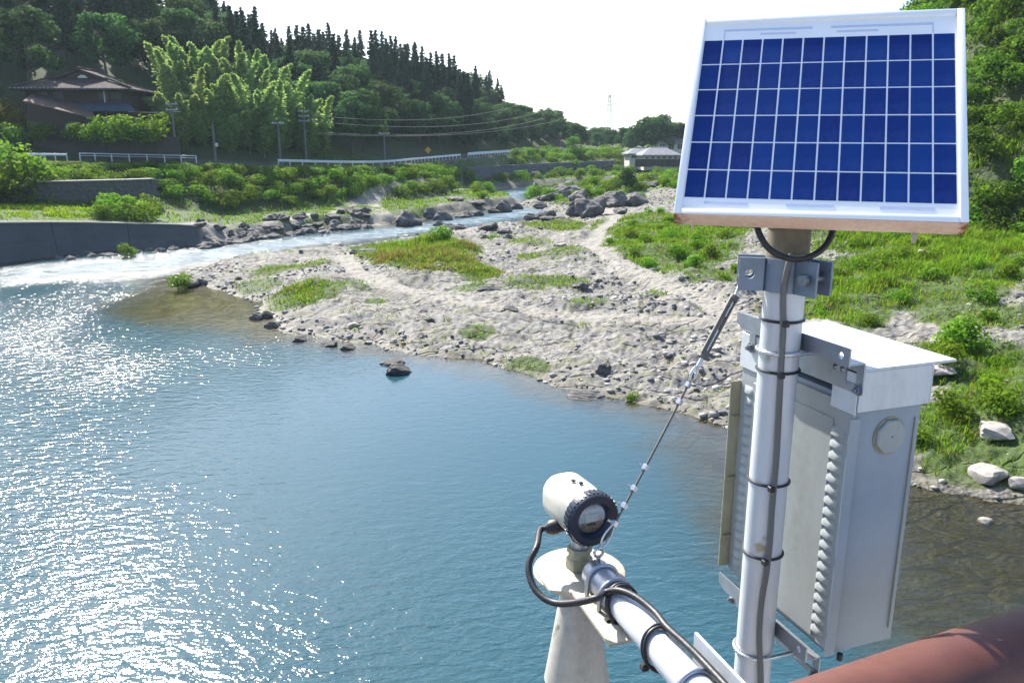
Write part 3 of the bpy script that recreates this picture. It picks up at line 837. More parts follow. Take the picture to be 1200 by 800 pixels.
def ubolt(z, lbl):
    root = empty('u_bolt', POLE + Vector((0, 0, z)), TH, label=lbl, cat='u-bolt')
    rr_ = r0 + .0042
    pts = [(.085, rr_, 0)] + [(rr_ * math.cos(R(a)), rr_ * math.sin(R(a)), 0) for a in np.linspace(90, 270, 24)] + [(.085, -rr_, 0)]
    MB().tube(pts, .0040, 12).build('rod', M_STEEL, root)
    for s_ in (-1, 1): MB().lathe([(.0075, 0), (.0075, .006)], 6, basis((.070, s_ * rr_, 0), (0, 1, 0), (0, 0, 1), (1, 0, 0))).build('nut', M_BOLT, root, smooth=20)
ubolt(9.606, 'thin bright u-bolt round the pole at the upper bracket')
ubolt(8.945, 'thin bright u-bolt round the pole near its foot')

# ---- sensor arm
AZ = 9.24
ra = .0252
AA = -.415
arm = empty('arm_pipe', B(AA, 0, AZ), TH, label='white painted pipe arm reaching out over the river to the sensor', cat='pipe arm')
MB().tube([(0, -.9, 0), (0, -.30, 0), (0, -.168, 0)], ra, 36).build('pipe', M_POLE, arm)
MB().tube([(0, -.170, 0), (0, -.066, 0)], ra + .0012, 36).build('pipe_tip', M_GALV, arm, label='bare galvanised tip of the arm')
for yy in (-.095, -.145):
    rr_ = ra + .004
    pts = [(-rr_, yy, -.05)] + [(rr_ * math.cos(R(a)), yy, rr_ * math.sin(R(a))) for a in np.linspace(180, 0, 20)] + [(rr_, yy, -.05)]
    MB().tube(pts, .0042, 12).build('u_bolt', M_GALV, arm)
    for s_ in (-1, 1): MB().lathe([(.0075, 0), (.0075, .006)], 6, TRS((s_ * rr_, yy, -.044))).build('nut', M_BOLT, arm, smooth=20)
rr_ = ra + .0035
pts = [(-rr_, -.40, -.05)] + [(rr_ * math.cos(R(a)), -.40, rr_ * math.sin(R(a))) for a in np.linspace(180, 0, 20)] + [(rr_ + .03, -.40, -.012)]
MB().tube(pts, .0042, 12).build('u_bolt', M_GALV, arm)
for yy in (-.176, -.302):
    b = MB()
    for dx in (-.003, .003): b.tube([(( ra + .004) * math.cos(R(a)), yy + dx + .012 * math.sin(R(a)), (ra + .006) * math.sin(R(a)) ) for a in np.linspace(0, 351, 40)], .0028, 8, closed=True)
    b.box((-.006, -.006, -.006), (.006, .006, .006), .0015, TRS((-.026, yy, -.026)))
    b.build('cable_tie', M_RUB, arm)
# eye bolt for the stay
MB().tube([(0, -.078, ra - .004), (0, -.078, ra + .014)], .004, 10).tube([(.0085 * math.cos(R(a)), -.078, ra + .021 + .0085 * math.sin(R(a))) for a in range(0, 360, 20)], .0028, 8, closed=True).build('eye_bolt', M_STEEL, arm)

# gusset plate joining arm and pole foot
gus = empty('gusset_plate', B(-.30, -.40, 9.0), TH, label='pale triangular steel gusset plate with bolts beside the pole foot', cat='steel plate')
def on_a(px, py, a):
    d = ray(px, py)
    q = (a - (Vector((0, 0, 0)) - POLE).dot(AX)) / d.dot(AX)
    return d * q + Vector((0, 0, CAM_Z))
gp = [on_a(*q, -.372) for q in [(817, 739), (884, 811)]]
gl_ = [gus.matrix_basis.inverted() @ q for q in gp]
zt_ = (gl_[0].z + gl_[1].z) / 2
y0_, y1_ = gl_[0].y, gl_[1].y
MG = basis((gl_[0].x, y0_, zt_), (0, -1, 0), (0, 0, 1), (-1, 0, 0))
Lg = y0_ - y1_
pl = [(0, 0), (Lg, 0), (Lg + .08, -.02), (Lg + .08, -.30), (0, -.30)]
MB().plate(pl, [], .005, MG).build('plate', M_HOOD, gus)
for q in ((.055, -.035), (.055, -.12)):
    bolt_mesh(MG @ TRS((q[0], q[1], .005)), .0085).build('bolt', M_STEEL, gus, smooth=25)

# ---- radar level sensor
SX = toB(Vector((.1275, 1.362, 0)))
sen = empty('radar_sensor', B(SX.x, SX.y, 9.205), 0, label='radar water level sensor with dark blue display cap above a white horn', cat='level sensor')
MB().lathe([(.0855, -.003), (.087, 0), (.087, .004), (.0855, .005)], 64).build('round_plate', M_CREAM, sen)
# saddle plate under the arm tip
pm = Matrix.Rotation(TH, 4, 'Z')
MB().plate([(-.052, -.235), (.040, -.235), (.046, -.12), (.046, .03), (-.05, .03), (-.083, .012), (-.083, -.055), (-.048, -.075)], [circle(0, -.1, .003, 8)], .005, pm @ TRS((0, 0, .0054))).build('saddle_plate', M_CREAM, sen)
horn = MB().lathe([(.027, -.006), (.030, -.010), (.062, -.222), (.064, -.232), (.061, -.236), (.058, -.228), (.024, -.012)], 56, caps=False)
horn.build('horn', M_HORN, sen, label='white flared horn antenna pointing down at the water')
nut = MB().lathe([(.024, .0106), (.0255, .013), (.0255, .030), (.024, .033)], 6).lathe([(.021, .033), (.021, .044)], 28).lathe([(.024, .044), (.024, .054)], 6)
nut.build('hex_nut', M_MOSS, sen, smooth=25)
MB().lathe([(.0165, .054), (.0165, .09)], 28).build('neck', M_GALV, sen)
hx = Vector((.40, -.917, 0)).normalized(); hy = Vector((0, 0, 1)).cross(hx)
HC = Vector((-.004, .014, .129))
MH = basis(HC, hy, Vector((0, 0, 1)), hx)                 # local z = towards the display
def squircle(r, k=.22, n=48):
    out = []
    for i in range(n):
        a = 2 * math.pi * i / n
        s_ = 1 + k * (abs(math.sin(2 * a)) ** 1.6) * .45
        out.append((r * math.cos(a) * s_, r * math.sin(a) * s_))
    return out
hv, hf = [], []
prof = [(.036, -.066), (.042, -.064), (.0435, -.058), (.0445, .0), (.0455, .036), (.0440, .040)]
for (r_, z_) in prof:
    k_ = .22 if z_ < .03 else .05
    hv += [(x_, y_, z_) for x_, y_ in squircle(r_, k_)]
n_s = 48
for i in range(len(prof) - 1):
    for j in range(n_s): hf.append((i * n_s + j, i * n_s + (j + 1) % n_s, (i + 1) * n_s + (j + 1) % n_s, (i + 1) * n_s + j))
hf.append(tuple(range(n_s - 1, -1, -1))); hf.append(tuple((len(prof) - 1) * n_s + j for j in range(n_s)))
MB().add(hv, hf, MH).build('housing', M_SENS, sen, smooth=40)
MB().lathe([(.047, .040), (.0505, .042), (.0505, .062), (.048, .066), (.036, .066), (.030, .060), (.0275, .053)], 64, MH, caps=False).build('display_cap', M_BEZEL, sen)
kn = MB()
for i in range(36):
    a = 2 * math.pi * i / 36
    kn.box((-.0022, -.0015, .043), (.0022, .0015, .060), 0, MH @ TRS((.0508 * math.cos(a), .0508 * math.sin(a), 0), (0, 0, a + math.pi / 2)))
kn.build('grip_ribs', M_BEZEL, sen, smooth=0)
t = NT('display window')
sxy = t.n('ShaderNodeSeparateXYZ', Vector=t.n('ShaderNodeMapping', {'vector_type': 'TEXTURE'}, Vector=t.obj(), Location=HC).outputs[0])
n1 = t.noise(t.obj(), 170, 3, .6)
zz_ = sxy.outputs[2]
dc = t.ramp(t.math('MULTIPLY_ADD', zz_, 18.0, .5), [(.0, (.05, .05, .05)), (.18, (.14, .13, .09)), (.36, (.20, .19, .14)), (.40, (.30, .36, .40)), (.8, (.46, .52, .56)), (1.0, (.16, .19, .22))])
dc = t.mix(t.math('MULTIPLY', t.ramp(n1, [(.5, 0.0), (.6, .7)]), t.ramp(t.math('MULTIPLY_ADD', zz_, 18.0, .5), [(.34, 1.0), (.4, .2)])), dc, (.03, .03, .03))
M_DISP = t.done(t.princ(Base_Color=dc, Roughness=.18, Coat_Weight=.8, Coat_Roughness=.03))
MB().lathe([(.0, .0525), (.029, .0525), (.029, .0540), (.0, .0542)], 48, MH, caps=False).build('display_window', M_DISP, sen)
MB().box((-.013, -.006, .0545), (.013, .009, .0552), 0, MH).build('display_screen', worn('lcd', (.42, .47, .46), (.2, .22, .2), .3, 0, .3, 60), sen, smooth=0)
for q in (-.006, .0, .006): MB().box((q - .0018, -.0135, .0545), (q + .0018, -.0100, .0556), 0, MH).build('button', M_RUB, sen, smooth=0)
for q in ((-.004, .046, -.012), (.004, .046, .003)):
    MB().box((-.004, 0, -.004), (.004, .0035, .004), .001, MH @ TRS((q[0], q[1] + .0005, q[2]))).build('mark', M_BEZEL, sen)
# cable gland on the housing's shoulder
gpos = HC - Vector((0, 0, .030))
gd = (-hy * -1.0)
gd = Vector((-.93, -.25, -.12)).normalized()
gM = basis(gpos + gd * .030, gd.orthogonal().normalized(), gd.cross(gd.orthogonal().normalized()), gd)
MB().lathe([(.013, -.014), (.013, .010), (.0145, .012), (.0145, .024), (.011, .029), (.008, .034)], 20, gM).build('cable_gland', M_RUB, sen)

# ---- sensor cable: from the gland in a loop to the arm and along it
g_end = sen.location + gpos + gd * .062
cpts = [g_end - gd * .004, g_end + gd * .012] + [atY(*q) for q in [(629, 640, 1.30), (620, 660, 1.275), (622, 680, 1.25), (633, 697, 1.225), (650, 706, 1.205), (672, 706, 1.185), (700, 700, 1.168)]]
am = [(-.030, -.165, .022), (-.012, -.182, .0325), (.004, -.215, .0355), (.013, -.26, .0335), (.010, -.302, .0345), (.016, -.35, .033), (.02, -.42, .031), (.02, -.7, .031)]
cpts += [arm.matrix_basis @ Vector(q) for q in am]
cab_me = MB().tube(arc_pts(cpts, 8), .0060, 14).mesh('sensor_cable')
link('sensor_cable', cab_me, M_RUB, label='black cable looping from the sensor back along the arm', cat='cable')

# ---- stay wire with turnbuckle
stay = empty('stay_wire', (.15, 1.30, 9.29), 0, label='steel stay wire with turnbuckle slanting from clamp to arm tip', cat='stay wire')
dl_ = Vector((math.cos(R(168)), math.sin(R(168)), 0)); nl_ = Vector((-dl_.y, dl_.x, 0))
ptop = clamp.location + dl_ * (r0 + .004 + .028) + Vector((0, 0, CH / 2))
pbot = arm.matrix_basis @ Vector((0, -.078, ra + .021))
D = (pbot - ptop); Ls = D.length; D.normalize()
Dx = D.orthogonal().normalized(); Dy = D.cross(Dx)
def S(q): return (ptop + D * q) - stay.location
# hook through the ear
MB().tube([q - stay.location for q in arc_pts([ptop - nl_ * .022 + Vector((0, 0, .008)), ptop - nl_ * .010 + Vector((0, 0, .012)), ptop + dl_ * .002 + nl_ * .004, ptop + dl_ * .012 + nl_ * .004 + D * .006, ptop + D * .022 + dl_ * .004, ptop + D * .05], 6)], .0036, 10).build('hook', M_STEEL, stay)
b = MB()
for s_ in (-1, 1):
    b.tube([S(.062) + Dx * s_ * .0066, S(.185) + Dx * s_ * .0066], .0046, 8)
b.tube([S(.055), S(.066)], .0092, 10).tube([S(.178), S(.192)], .0100, 10)
b.build('turnbuckle_body', M_WIREC, stay)
MB().tube([S(.045), S(.10)], .0036, 10).tube([S(.13), S(.215)], .0036, 10).build('threaded_rod', M_STEEL, stay)
MB().tube([S(.215) + (Dx * math.cos(R(a)) * .008 + D * (math.sin(R(a)) * .014 + .012)) for a in range(0, 360, 20)], .0030, 8, closed=True).build('eye', M_STEEL, stay)
MB().tube([S(.226 + (Ls - .25) * k / 12) + Vector((0, 0, -.006 * math.sin(math.pi * k / 12))) for k in range(13)], .0023, 8).build('wire', M_WIREC, stay)
for q in (.25, .285, .60 * Ls + .06, Ls - .135, Ls - .098, Ls - .06):
    sg = S(q) + Vector((0, 0, -.006 * math.sin(math.pi * (q - .226) / (Ls - .25))))
    mm = basis(sg, Dx, Dy, D)
    MB().box((-.0052, -.0048, -.0055), (.0052, .0048, .0055), .0012, mm).tube([mm @ Vector((.002, .004, 0)), mm @ Vector((.006, .012, 0))], .0022, 8).build('wire_clip', M_STEEL, stay)
MB().tube([q for q in arc_pts([S(Ls - .06), S(Ls - .03) + Dx * .011, S(Ls - .006), S(Ls - .03) - Dx * .011, S(Ls - .058) - Dx * .003], 6)], .0018, 8).build('end_loop', M_STEEL, stay)
# ================================================================== plants
def unit(n):
    v = rng.normal(size=(n, 3))
    return v / np.linalg.norm(v, axis=1)[:, None]
def leaf_quads(c, nrm, size, asp=1.0, axis=None):
    """quads centred on c, facing nrm; axis = preferred long direction"""
    n = len(c)
    a = unit(n) if axis is None else axis
    u = np.cross(nrm, a); u /= np.linalg.norm(u, axis=1)[:, None] + 1e-9
    w = np.cross(u, nrm)
    s = size[:, None]
    hu, hw = u * s * .5 / math.sqrt(asp), w * s * .5 * math.sqrt(asp)
    v = np.stack([c - hw, c + hu * .9 - hw * .1, c + hw, c - hu * .9 + hw * .1], 1).reshape(-1, 3)
    return v, np.arange(4 * n).reshape(n, 4)
def leaf_mesh(name, c, nrm, size, asp=1.0, axis=None, lv=None):
    v, q = leaf_quads(c, nrm, size, asp, axis)
    lv = rng.random(len(c)) if lv is None else lv
    return mesh_np(name, v, q, False, {'lv': ('FLOAT', np.repeat(lv, 4))})
def lobes_crown(name, lobes, per, size, flat=.85):
    C, N, L = [], [], []
    for (x, y, z, r) in lobes:
        k = int(per * r * r)
        d = unit(k)
        rad_ = r * (.72 + .34 * rng.random(k) ** .6)
        bump_ = 1 + .16 * np.sin(d[:, 0] * 5 + x) * np.sin(d[:, 1] * 4 + y) + .12 * np.sin(d[:, 2] * 7 + z * 3)
        p = d * (rad_ * bump_)[:, None] * np.array([1, 1, flat]) + np.array([x, y, z])
        C.append(p)
        N.append(d * .55 + unit(k) * .6 + np.array([0, 0, .35]))
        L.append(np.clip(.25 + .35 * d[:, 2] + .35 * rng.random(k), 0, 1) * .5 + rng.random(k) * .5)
    C, N = np.vstack(C), np.vstack(N)
    N /= np.linalg.norm(N, axis=1)[:, None]
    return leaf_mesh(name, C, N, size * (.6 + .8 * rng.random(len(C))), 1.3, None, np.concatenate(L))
def trunk_mesh(name, h, r, limbs, spread=1.0, lean=.3):
    b = MB()
    top = Vector((random.uniform(-lean, lean), random.uniform(-lean, lean), h))
    ax_ = [Vector((0, 0, -.4)), Vector((top.x * .25, top.y * .3, h * .35)), Vector((top.x * .7, top.y * .5, h * .7)), top]
    b.tube(arc_pts(ax_, 3), [r * (1 - .7 * i / 9) for i in range(10)], 7)
    for k in range(limbs):
        q = random.uniform(.4, .85)
        s_ = Vector((top.x * q, top.y * q, h * q))
        a = random.uniform(0, 6.28)
        e = s_ + Vector((math.cos(a) * spread, math.sin(a) * spread, random.uniform(.5, 1.0) * spread))
        b.tube([s_, (s_ + e) / 2 + Vector((0, 0, .15 * spread)), e], [r * .4, r * .25, r * .1], 5)
    me = b.mesh(name, 60)
    me.materials.append(M_BARK)
    return me
t = NT('bark')
M_BARK = t.done(t.princ(Base_Color=t.ramp(t.noise(t.n('ShaderNodeMapping', Vector=t.obj(), Scale=(3, 3, .6)).outputs[0], 4, 4), [(.3, (.05, .038, .028)), (.7, (.13, .105, .08))]), Roughness=.9))
M_BROAD = leafy('broadleaf foliage', (.016, .052, .024), (.095, .185, .045), .44)
M_CEDAR = leafy('cedar foliage', (.011, .034, .024), (.038, .080, .038), .25)
M_BAMB = leafy('bamboo foliage', (.10, .19, .055), (.32, .45, .15), .6, .12)
M_SHRUB = leafy('shrub foliage', (.040, .11, .010), (.22, .37, .024), .52)
M_SLOPE = leafy('slope foliage', (.026, .085, .010), (.165, .31, .024), .5, .4)
M_YELLOW = leafy('yellowing foliage', (.10, .10, .014), (.26, .20, .025), .45)
M_GRASS = leafy('river grass', (.075, .165, .010), (.23, .37, .022), .55, .1)
M_STRAW = leafy('straw grass', (.15, .15, .035), (.33, .27, .08), .45, .1)
M_RICE = leafy('rice', (.18, .28, .016), (.34, .44, .028), .55, .05)
M_CULM = worn('bamboo culm', (.17, .20, .07), (.10, .10, .05), .5, 0, .3, 3)

def rlobes(k, R_, H_, z0, r0_, r1_, top=.9):
    out = []
    for i in range(k):
        a = random.uniform(0, 6.283); q = math.sqrt(random.random())
        zz_ = random.random()
        rad_ = R_ * q * math.sqrt(max(.08, 1 - (zz_ * top) ** 2))
        out.append((rad_ * math.cos(a), rad_ * math.sin(a), z0 + zz_ * H_, random.uniform(r0_, r1_)))
    return out
def proto(name, crown_me, mat, trunk_me, crown_name='crown'):
    crown_me.materials.append(mat)
    return (name, crown_name, crown_me, trunk_me)
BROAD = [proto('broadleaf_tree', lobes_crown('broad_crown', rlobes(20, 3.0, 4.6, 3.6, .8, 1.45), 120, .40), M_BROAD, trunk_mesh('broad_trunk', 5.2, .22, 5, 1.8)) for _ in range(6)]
def cedar_crown():
    C, N, A, L = [], [], [], []
    H_, R_ = 13.5, random.uniform(2.0, 2.7)
    z = 2.6
    while z < H_:
        q = (H_ - z) / (H_ - 2.6)
        rr_ = R_ * (q ** .8) * random.uniform(.85, 1.1) + .06
        nb = 8 if q > .2 else 5
        for k in range(nb):
            a = random.uniform(0, 6.283); l = rr_ * random.uniform(.65, 1.12)
            m = int(8 + 16 * l)
            s_ = rng.random(m) ** .7
            dirv = np.array([math.cos(a), math.sin(a), random.uniform(-.45, -.05)])
            p = np.array([0, 0, z]) + s_[:, None] * l * dirv + rng.normal(size=(m, 3)) * np.array([.10, .10, .09])
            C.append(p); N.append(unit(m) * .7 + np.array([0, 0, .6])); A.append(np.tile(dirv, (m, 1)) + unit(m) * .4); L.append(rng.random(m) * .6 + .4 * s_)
        z += .46
    C, N, A = np.vstack(C), np.vstack(N), np.vstack(A)
    N /= np.linalg.norm(N, axis=1)[:, None]
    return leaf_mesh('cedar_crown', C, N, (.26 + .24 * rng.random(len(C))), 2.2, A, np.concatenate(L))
CEDAR = [proto('cedar_tree', cedar_crown(), M_CEDAR, trunk_mesh('cedar_trunk', 12.6, .2, 0, 1, .1)) for _ in range(4)]
def bamboo():
    C, N, A, L = [], [], [], []
    b = MB()
    for k in range(6):
        a = random.uniform(0, 6.283); r_ = random.uniform(.1, 1.5)
        base_ = Vector((r_ * math.cos(a), r_ * math.sin(a), -.3))
        H_ = random.uniform(5.5, 10.8)
        a2 = a + random.uniform(-.8, .8)
        drift = Vector((math.cos(a2), math.sin(a2), 0)) * random.uniform(1.0, 2.8)
        pts = [base_ + Vector((0, 0, H_ * q)) + drift * (q ** 2.5) - Vector((0, 0, 1.1 * q ** 5)) for q in np.linspace(0, 1, 9)]
        b.tube(pts, [.045 * (1 - .8 * q) for q in np.linspace(0, 1, 9)], 5)
        P_ = np.array([tuple(q) for q in pts])
        m = 760
        q = .12 + .88 * rng.random(m) ** .85
        idx = q * 8
        i0 = np.minimum(idx.astype(int), 7); f_ = (idx - i0)[:, None]
        c_ = P_[i0] * (1 - f_) + P_[i0 + 1] * f_
        sp = 1.5 * np.clip(1 - q, 0, 1) ** .6 * np.clip(q * 2.2, .3, 1) + .10
        off_ = unit(m) * np.array([1, 1, .35])
        rr_ = rng.random(m) ** .6
        c_ = c_ + off_ * (sp * rr_)[:, None] + np.array([0, 0, 1]) * (sp * rr_ * rng.uniform(-.5, .25, m))[:, None]
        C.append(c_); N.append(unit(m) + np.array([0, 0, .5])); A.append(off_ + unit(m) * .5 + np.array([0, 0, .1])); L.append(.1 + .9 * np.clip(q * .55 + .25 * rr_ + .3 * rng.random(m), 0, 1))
    C, N, A = np.vstack(C), np.vstack(N), np.vstack(A)
    N /= np.linalg.norm(N, axis=1)[:, None]
    cm = b.mesh('culms', 60); cm.materials.append(M_CULM)
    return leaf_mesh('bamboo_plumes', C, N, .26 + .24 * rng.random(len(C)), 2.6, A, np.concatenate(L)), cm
BAMB = []
for _ in range(4):
    lm, cm = bamboo()
    lm.materials.append(M_BAMB)
    BAMB.append(('bamboo_clump', 'plumes', lm, cm))
def shrub_set(mat, nm, k=11, R_=1.25, H_=1.1, per=230, size=.19, n=5):
    out = []
    for _ in range(n):
        out.append(proto(nm, lobes_crown(nm + '_crown', rlobes(k, R_, H_, .35, .42, .8, .8), per, size), mat, trunk_mesh(nm + '_stem', .9, .06, 4, .5, .2)))
    return out
SHRUB = shrub_set(M_SHRUB, 'shrub')
SLOPE = shrub_set(M_SLOPE, 'slope_shrub', 16, 1.9, 1.5, 240, .22, 5)
YTREE = [proto('yellowing_tree', lobes_crown('yellow_crown', rlobes(18, 3.2, 2.6, 2.0, .7, 1.2), 150, .30), M_YELLOW, trunk_mesh('yellow_trunk', 3.4, .18, 5, 1.6))]
PALE = [proto('pale_tree', lobes_crown('pale_crown', rlobes(16, 2.6, 3.4, 2.4, .8, 1.3), 140, .30), M_SLOPE, trunk_mesh('pale_trunk', 4, .18, 5, 1.6))]
def plant(pr, x, y, z, s=1.0, sz=None, rz=None, label=None, cat='tree', group=None, stem='trunk', sink=.15, nm_=None):
    name, cn, cme, tme = pr
    name = nm_ or name
    o = empty(name, (x, y, z - sink), random.uniform(0, 6.283) if rz is None else rz, label=label, cat=cat, group=group)
    o.scale = (s, s, s if sz is None else sz)
    for nm, me in ((cn, cme), (stem, tme)):
        c_ = bpy.data.objects.new(nm, me)
        c_.parent = o
        COL.objects.link(c_)
    return o
def pix(x, y, z):
    q = Vector((x, y, z - CAM_Z))
    d = q.y * CP - q.z * SP
    return 600 + F_PX * q.x / d, 400 - F_PX * (q.y * SP + q.z * CP) / d

# ---- forest: jittered rows up the hill behind the road
def pinp(p, P): return bool(inpoly(np.array([p[0]]), np.array([p[1]]), np.array(P, float))[0])
BAMBOO_ZONE = [(138, 150), (146, 100), (165, 64), (215, 40), (262, 54), (310, 74), (350, 100), (405, 124), (448, 162), (440, 185), (300, 165)]
CEDAR_ZONE = [(-100, -200), (-100, 10), (40, 30), (70, -5), (245, -5), (256, 34), (312, 50), (322, 84), (400, 66), (440, 62), (520, 88), (585, 112), (596, 90), (440, 0), (330, 15), (300, -200)]
HOUSE_C = np.array(at(88, 152, 11.6)[:2]) if False else np.array([-56.8, 112.0])
cX, cY = rng.uniform(-112, 46, 9000), rng.uniform(92, 262, 9000)
cd_, ch_ = dline(cX, cY, ROAD), inpoly(cX, cY, HILLP)
pts, grid = [], {}
for x, y, bb, hl in zip(cX, cY, cd_, ch_):
    if not hl or bb < 6.5 or bb > 72: continue
    k = (int(x // 5), int(y // 5))
    if any((x - a) ** 2 + (y - b) ** 2 < 4.7 ** 2 for i in (-1, 0, 1) for q in (-1, 0, 1) for a, b in grid.get((k[0] + i, k[1] + q), [])): continue
    grid.setdefault(k, []).append((x, y))
    pts.append((x, y, bb))
pts = np.array(pts)
VV = valley(pts[:, 0], pts[:, 1])
nB = nC = nM = 0
items = []
for (x, y, bb), z, hl in zip(pts, VV[0], VV[8]):
    if not hl or bb < 6: continue
    if y < 60: continue
    px, py = pix(x, y, z + 6)
    if px < -70 or px > 735 or pix(x, y, z + 2)[1] < -4: continue
    if abs(x - HOUSE_C[0]) < 9.5 and -13 < y - HOUSE_C[1] < 7.5: continue
    if px > 640 and bb > 22: continue
    if px > 330 and bb > np.interp(px, [330, 450, 560, 640], [62, 52, 40, 26]): continue
    items.append((x, y, z, bb, px, py))
# thin the ones that stand wholly behind taller neighbours: keep what shows largest
for (x, y, z, bb, px, py) in items:
    tb = pix(x, y, z + 8)
    tc = pix(x, y, z + 11)
    if pinp(tb, BAMBOO_ZONE): continue
    elif pinp(tc, CEDAR_ZONE) and random.random() < (.8 if px < 312 else .3):
        nC += 1
        s_ = random.uniform(.8, 1.12)
        plant(random.choice(CEDAR), x, y, z, s_, s_ * random.uniform(.9, 1.15), group='cedars along the ridge', label=('dark pointed cedar high above the bamboo and timber house' if px < 312 else 'dark pointed cedar on the skyline of the forest spur'), cat='cedar')
    else:
        if nB < 330:
            nB += 1
            s_ = random.uniform(.95, 1.4) * (.8 if px > 560 else 1)
            plant(random.choice(BROAD), x, y, z, s_, group='broadleaf trees in the hillside forest', label=('dark green broadleaf tree in the forest above the timber house' if px < 150 else 'dark green broadleaf tree in the forest around the bamboo grove' if px < 330 else 'dark green broadleaf tree on the spur behind the bright wires' if px < 560 else 'dark green broadleaf tree at the tip of the forest spur'), sink=.9)
# bamboo grove, closer set
bx, by = rng.uniform(-62, -8, 4000), rng.uniform(106, 200, 4000)
bv = valley(bx, by)
kept = []
for x, y, z, db_, hl in zip(bx, by, bv[0], bv[7], bv[8]):
    if not hl or db_ < 7.5 or nM >= 190: continue
    tb = pix(x, y, z + 9)
    if not pinp(tb, BAMBOO_ZONE): continue
    if abs(x - HOUSE_C[0]) < 10.5 and y < HOUSE_C[1] + 8: continue
    if any((x - a) ** 2 + (y - b) ** 2 < 2.1 ** 2 for a, b in kept): continue
    kept.append((x, y)); nM += 1
    plant(random.choice(BAMB), x, y, z, random.uniform(.95, 1.25), group='bamboo grove on the hillside', label='feathery pale green bamboo in the sunlit hillside grove', cat='bamboo', stem='culms')
# cedars that make the skyline of the spur: (px, py of the tip)
for px, py in [(324, 40), (329, 35), (337, 35), (344, 42), (352, 38), (361, 27), (367, 33), (372, 29), (378, 36), (384, 29), (390, 36), (396, 30), (403, 40), (415, 35), (434, 22), (440, 36), (447, 30), (452, 35), (457, 27), (463, 36), (469, 34), (474, 40), (477, 35), (486, 39), (494, 42), (499, 50), (504, 40), (511, 44), (518, 58), (526, 51), (532, 58), (538, 49), (543, 60), (548, 59), (557, 71), (268, 8), (276, -2), (283, 4), (290, -4), (297, 2), (303, 16), (260, 4)]:
    d_ = random.uniform(176, 196) if px > 310 else random.uniform(138, 150)
    if px > 500: d_ += 12
    y_ = (400 - py) / F_PX
    q_ = CP + y_ * SP
    x_ = (px - 600) / F_PX * d_ / q_; zt_ = CAM_Z + d_ * (-SP + y_ * CP) / q_
    zg_ = float(ground_z(x_, d_)[0])
    s_ = min(1.35, max(.55, (zt_ - zg_) / 13.4 * random.uniform(.84, 1.06)))
    nC += 1
    plant(random.choice(CEDAR), x_, d_, zg_, min(s_, 1.0), s_, group='cedars along the ridge', label=('dark pointed cedar high above the bamboo and timber house' if px < 312 else 'dark pointed cedar on the skyline of the forest spur'), cat='cedar')
print('FOREST', nB, nC, nM, len(items))
# ================================================================== banks: walls, road, houses, poles
M_WALL = worn('stained river wall', (.10, .10, .105), (.035, .037, .042), .9, 0, .7, .5, (1, 1, 1.6), .5)
M_STONEW = worn('old stone wall', (.13, .125, .12), (.04, .04, .035), .95, 0, .8, 1.6, (1, 1, 1.4), 1.0)
M_DARKW = worn('dark retaining wall', (.075, .065, .06), (.03, .03, .028), .95, 0, .6, .6, (1, 1, .4), .8)
M_ASPH = worn('asphalt', (.06, .06, .062), (.035, .035, .035), .9, 0, .5, 1.0)
M_WHITE = worn('white guard rail paint', (.72, .74, .76), (.35, .33, .30), .45, .1, .3, 2.0)
M_TIMB = worn('dark timber boards', (.050, .032, .022), (.022, .016, .013), .8, 0, .7, 2.5, (4, 4, .4), .6)
M_PLAS = worn('plaster', (.62, .60, .55), (.4, .38, .33), .9, 0, .3, 2)
M_GLASS = NT('window glass'); M_GLASS = M_GLASS.done(M_GLASS.princ(Base_Color=(.03, .035, .04), Roughness=.35, Specular_IOR_Level=.4))
def tiled(name, c0, c1, rough=.45, metal=0.0, pitch=3.6):
    rough = rough + .3
    t = NT(name)
    wv = t.n('ShaderNodeTexWave', {'wave_type': 'BANDS', 'bands_direction': 'X'}, Vector=t.obj(), Scale=pitch)
    n1 = t.noise(t.obj(), 1.3, 5, .6)
    c = t.mix(t.ramp(n1, [(.3, 0.0), (.7, 1.0)]), c0, c1)
    return t.done(t.princ(Base_Color=c, Roughness=rough, Specular_IOR_Level=.2, Metallic=metal, Normal=t.bump(wv.outputs[0], .8, .08)))
M_ROOF = tiled('brown grey roof tiles', (.055, .043, .038), (.115, .088, .076), .5)
M_ROOFR = tiled('rust red tin roof', (.11, .066, .055), (.18, .115, .095), .45)
M_ROOFB = tiled('blue grey tin roof', (.055, .075, .105), (.09, .115, .15), .4)
M_ROOFG = tiled('pale grey tiles', (.22, .23, .25), (.33, .34, .36), .45)
M_POLEC = worn('concrete pole', (.16, .155, .15), (.09, .085, .08), .85, 0, .4, 3)
M_WIRE = worn('cable sheath', (.30, .27, .21), (.2, .18, .14), .5, 0, .3, 3)

# ---- river wall at the left edge: battered concrete with a coping, in poured panels
def along(pxs, py_fn, z): return [at(p, py_fn(p), z) for p in pxs]
wl = empty('river_wall', (LEFT[3][0], LEFT[3][1], 0), 0, label='long dark stained concrete river wall along the left bank', cat='river wall')
ow = Vector((LEFT[3][0], LEFT[3][1], 0))
Lp = [Vector((*q, 0)) for q in LEFT[1:8]]
Lp[-1] = Lp[-1]
cum_w = [0]
for a_, b_ in zip(Lp[:-1], Lp[1:]): cum_w.append(cum_w[-1] + (b_ - a_).length)
def lpt(s_):
    i = 0
    while i < len(Lp) - 2 and s_ > cum_w[i + 1]: i += 1
    q = (s_ - cum_w[i]) / (cum_w[i + 1] - cum_w[i])
    d = (Lp[i + 1] - Lp[i]).normalized()
    return Lp[i].lerp(Lp[i + 1], q), Vector((-d.y, d.x, 0))
tot = cum_w[-1]
npan = int(tot / 6.0)
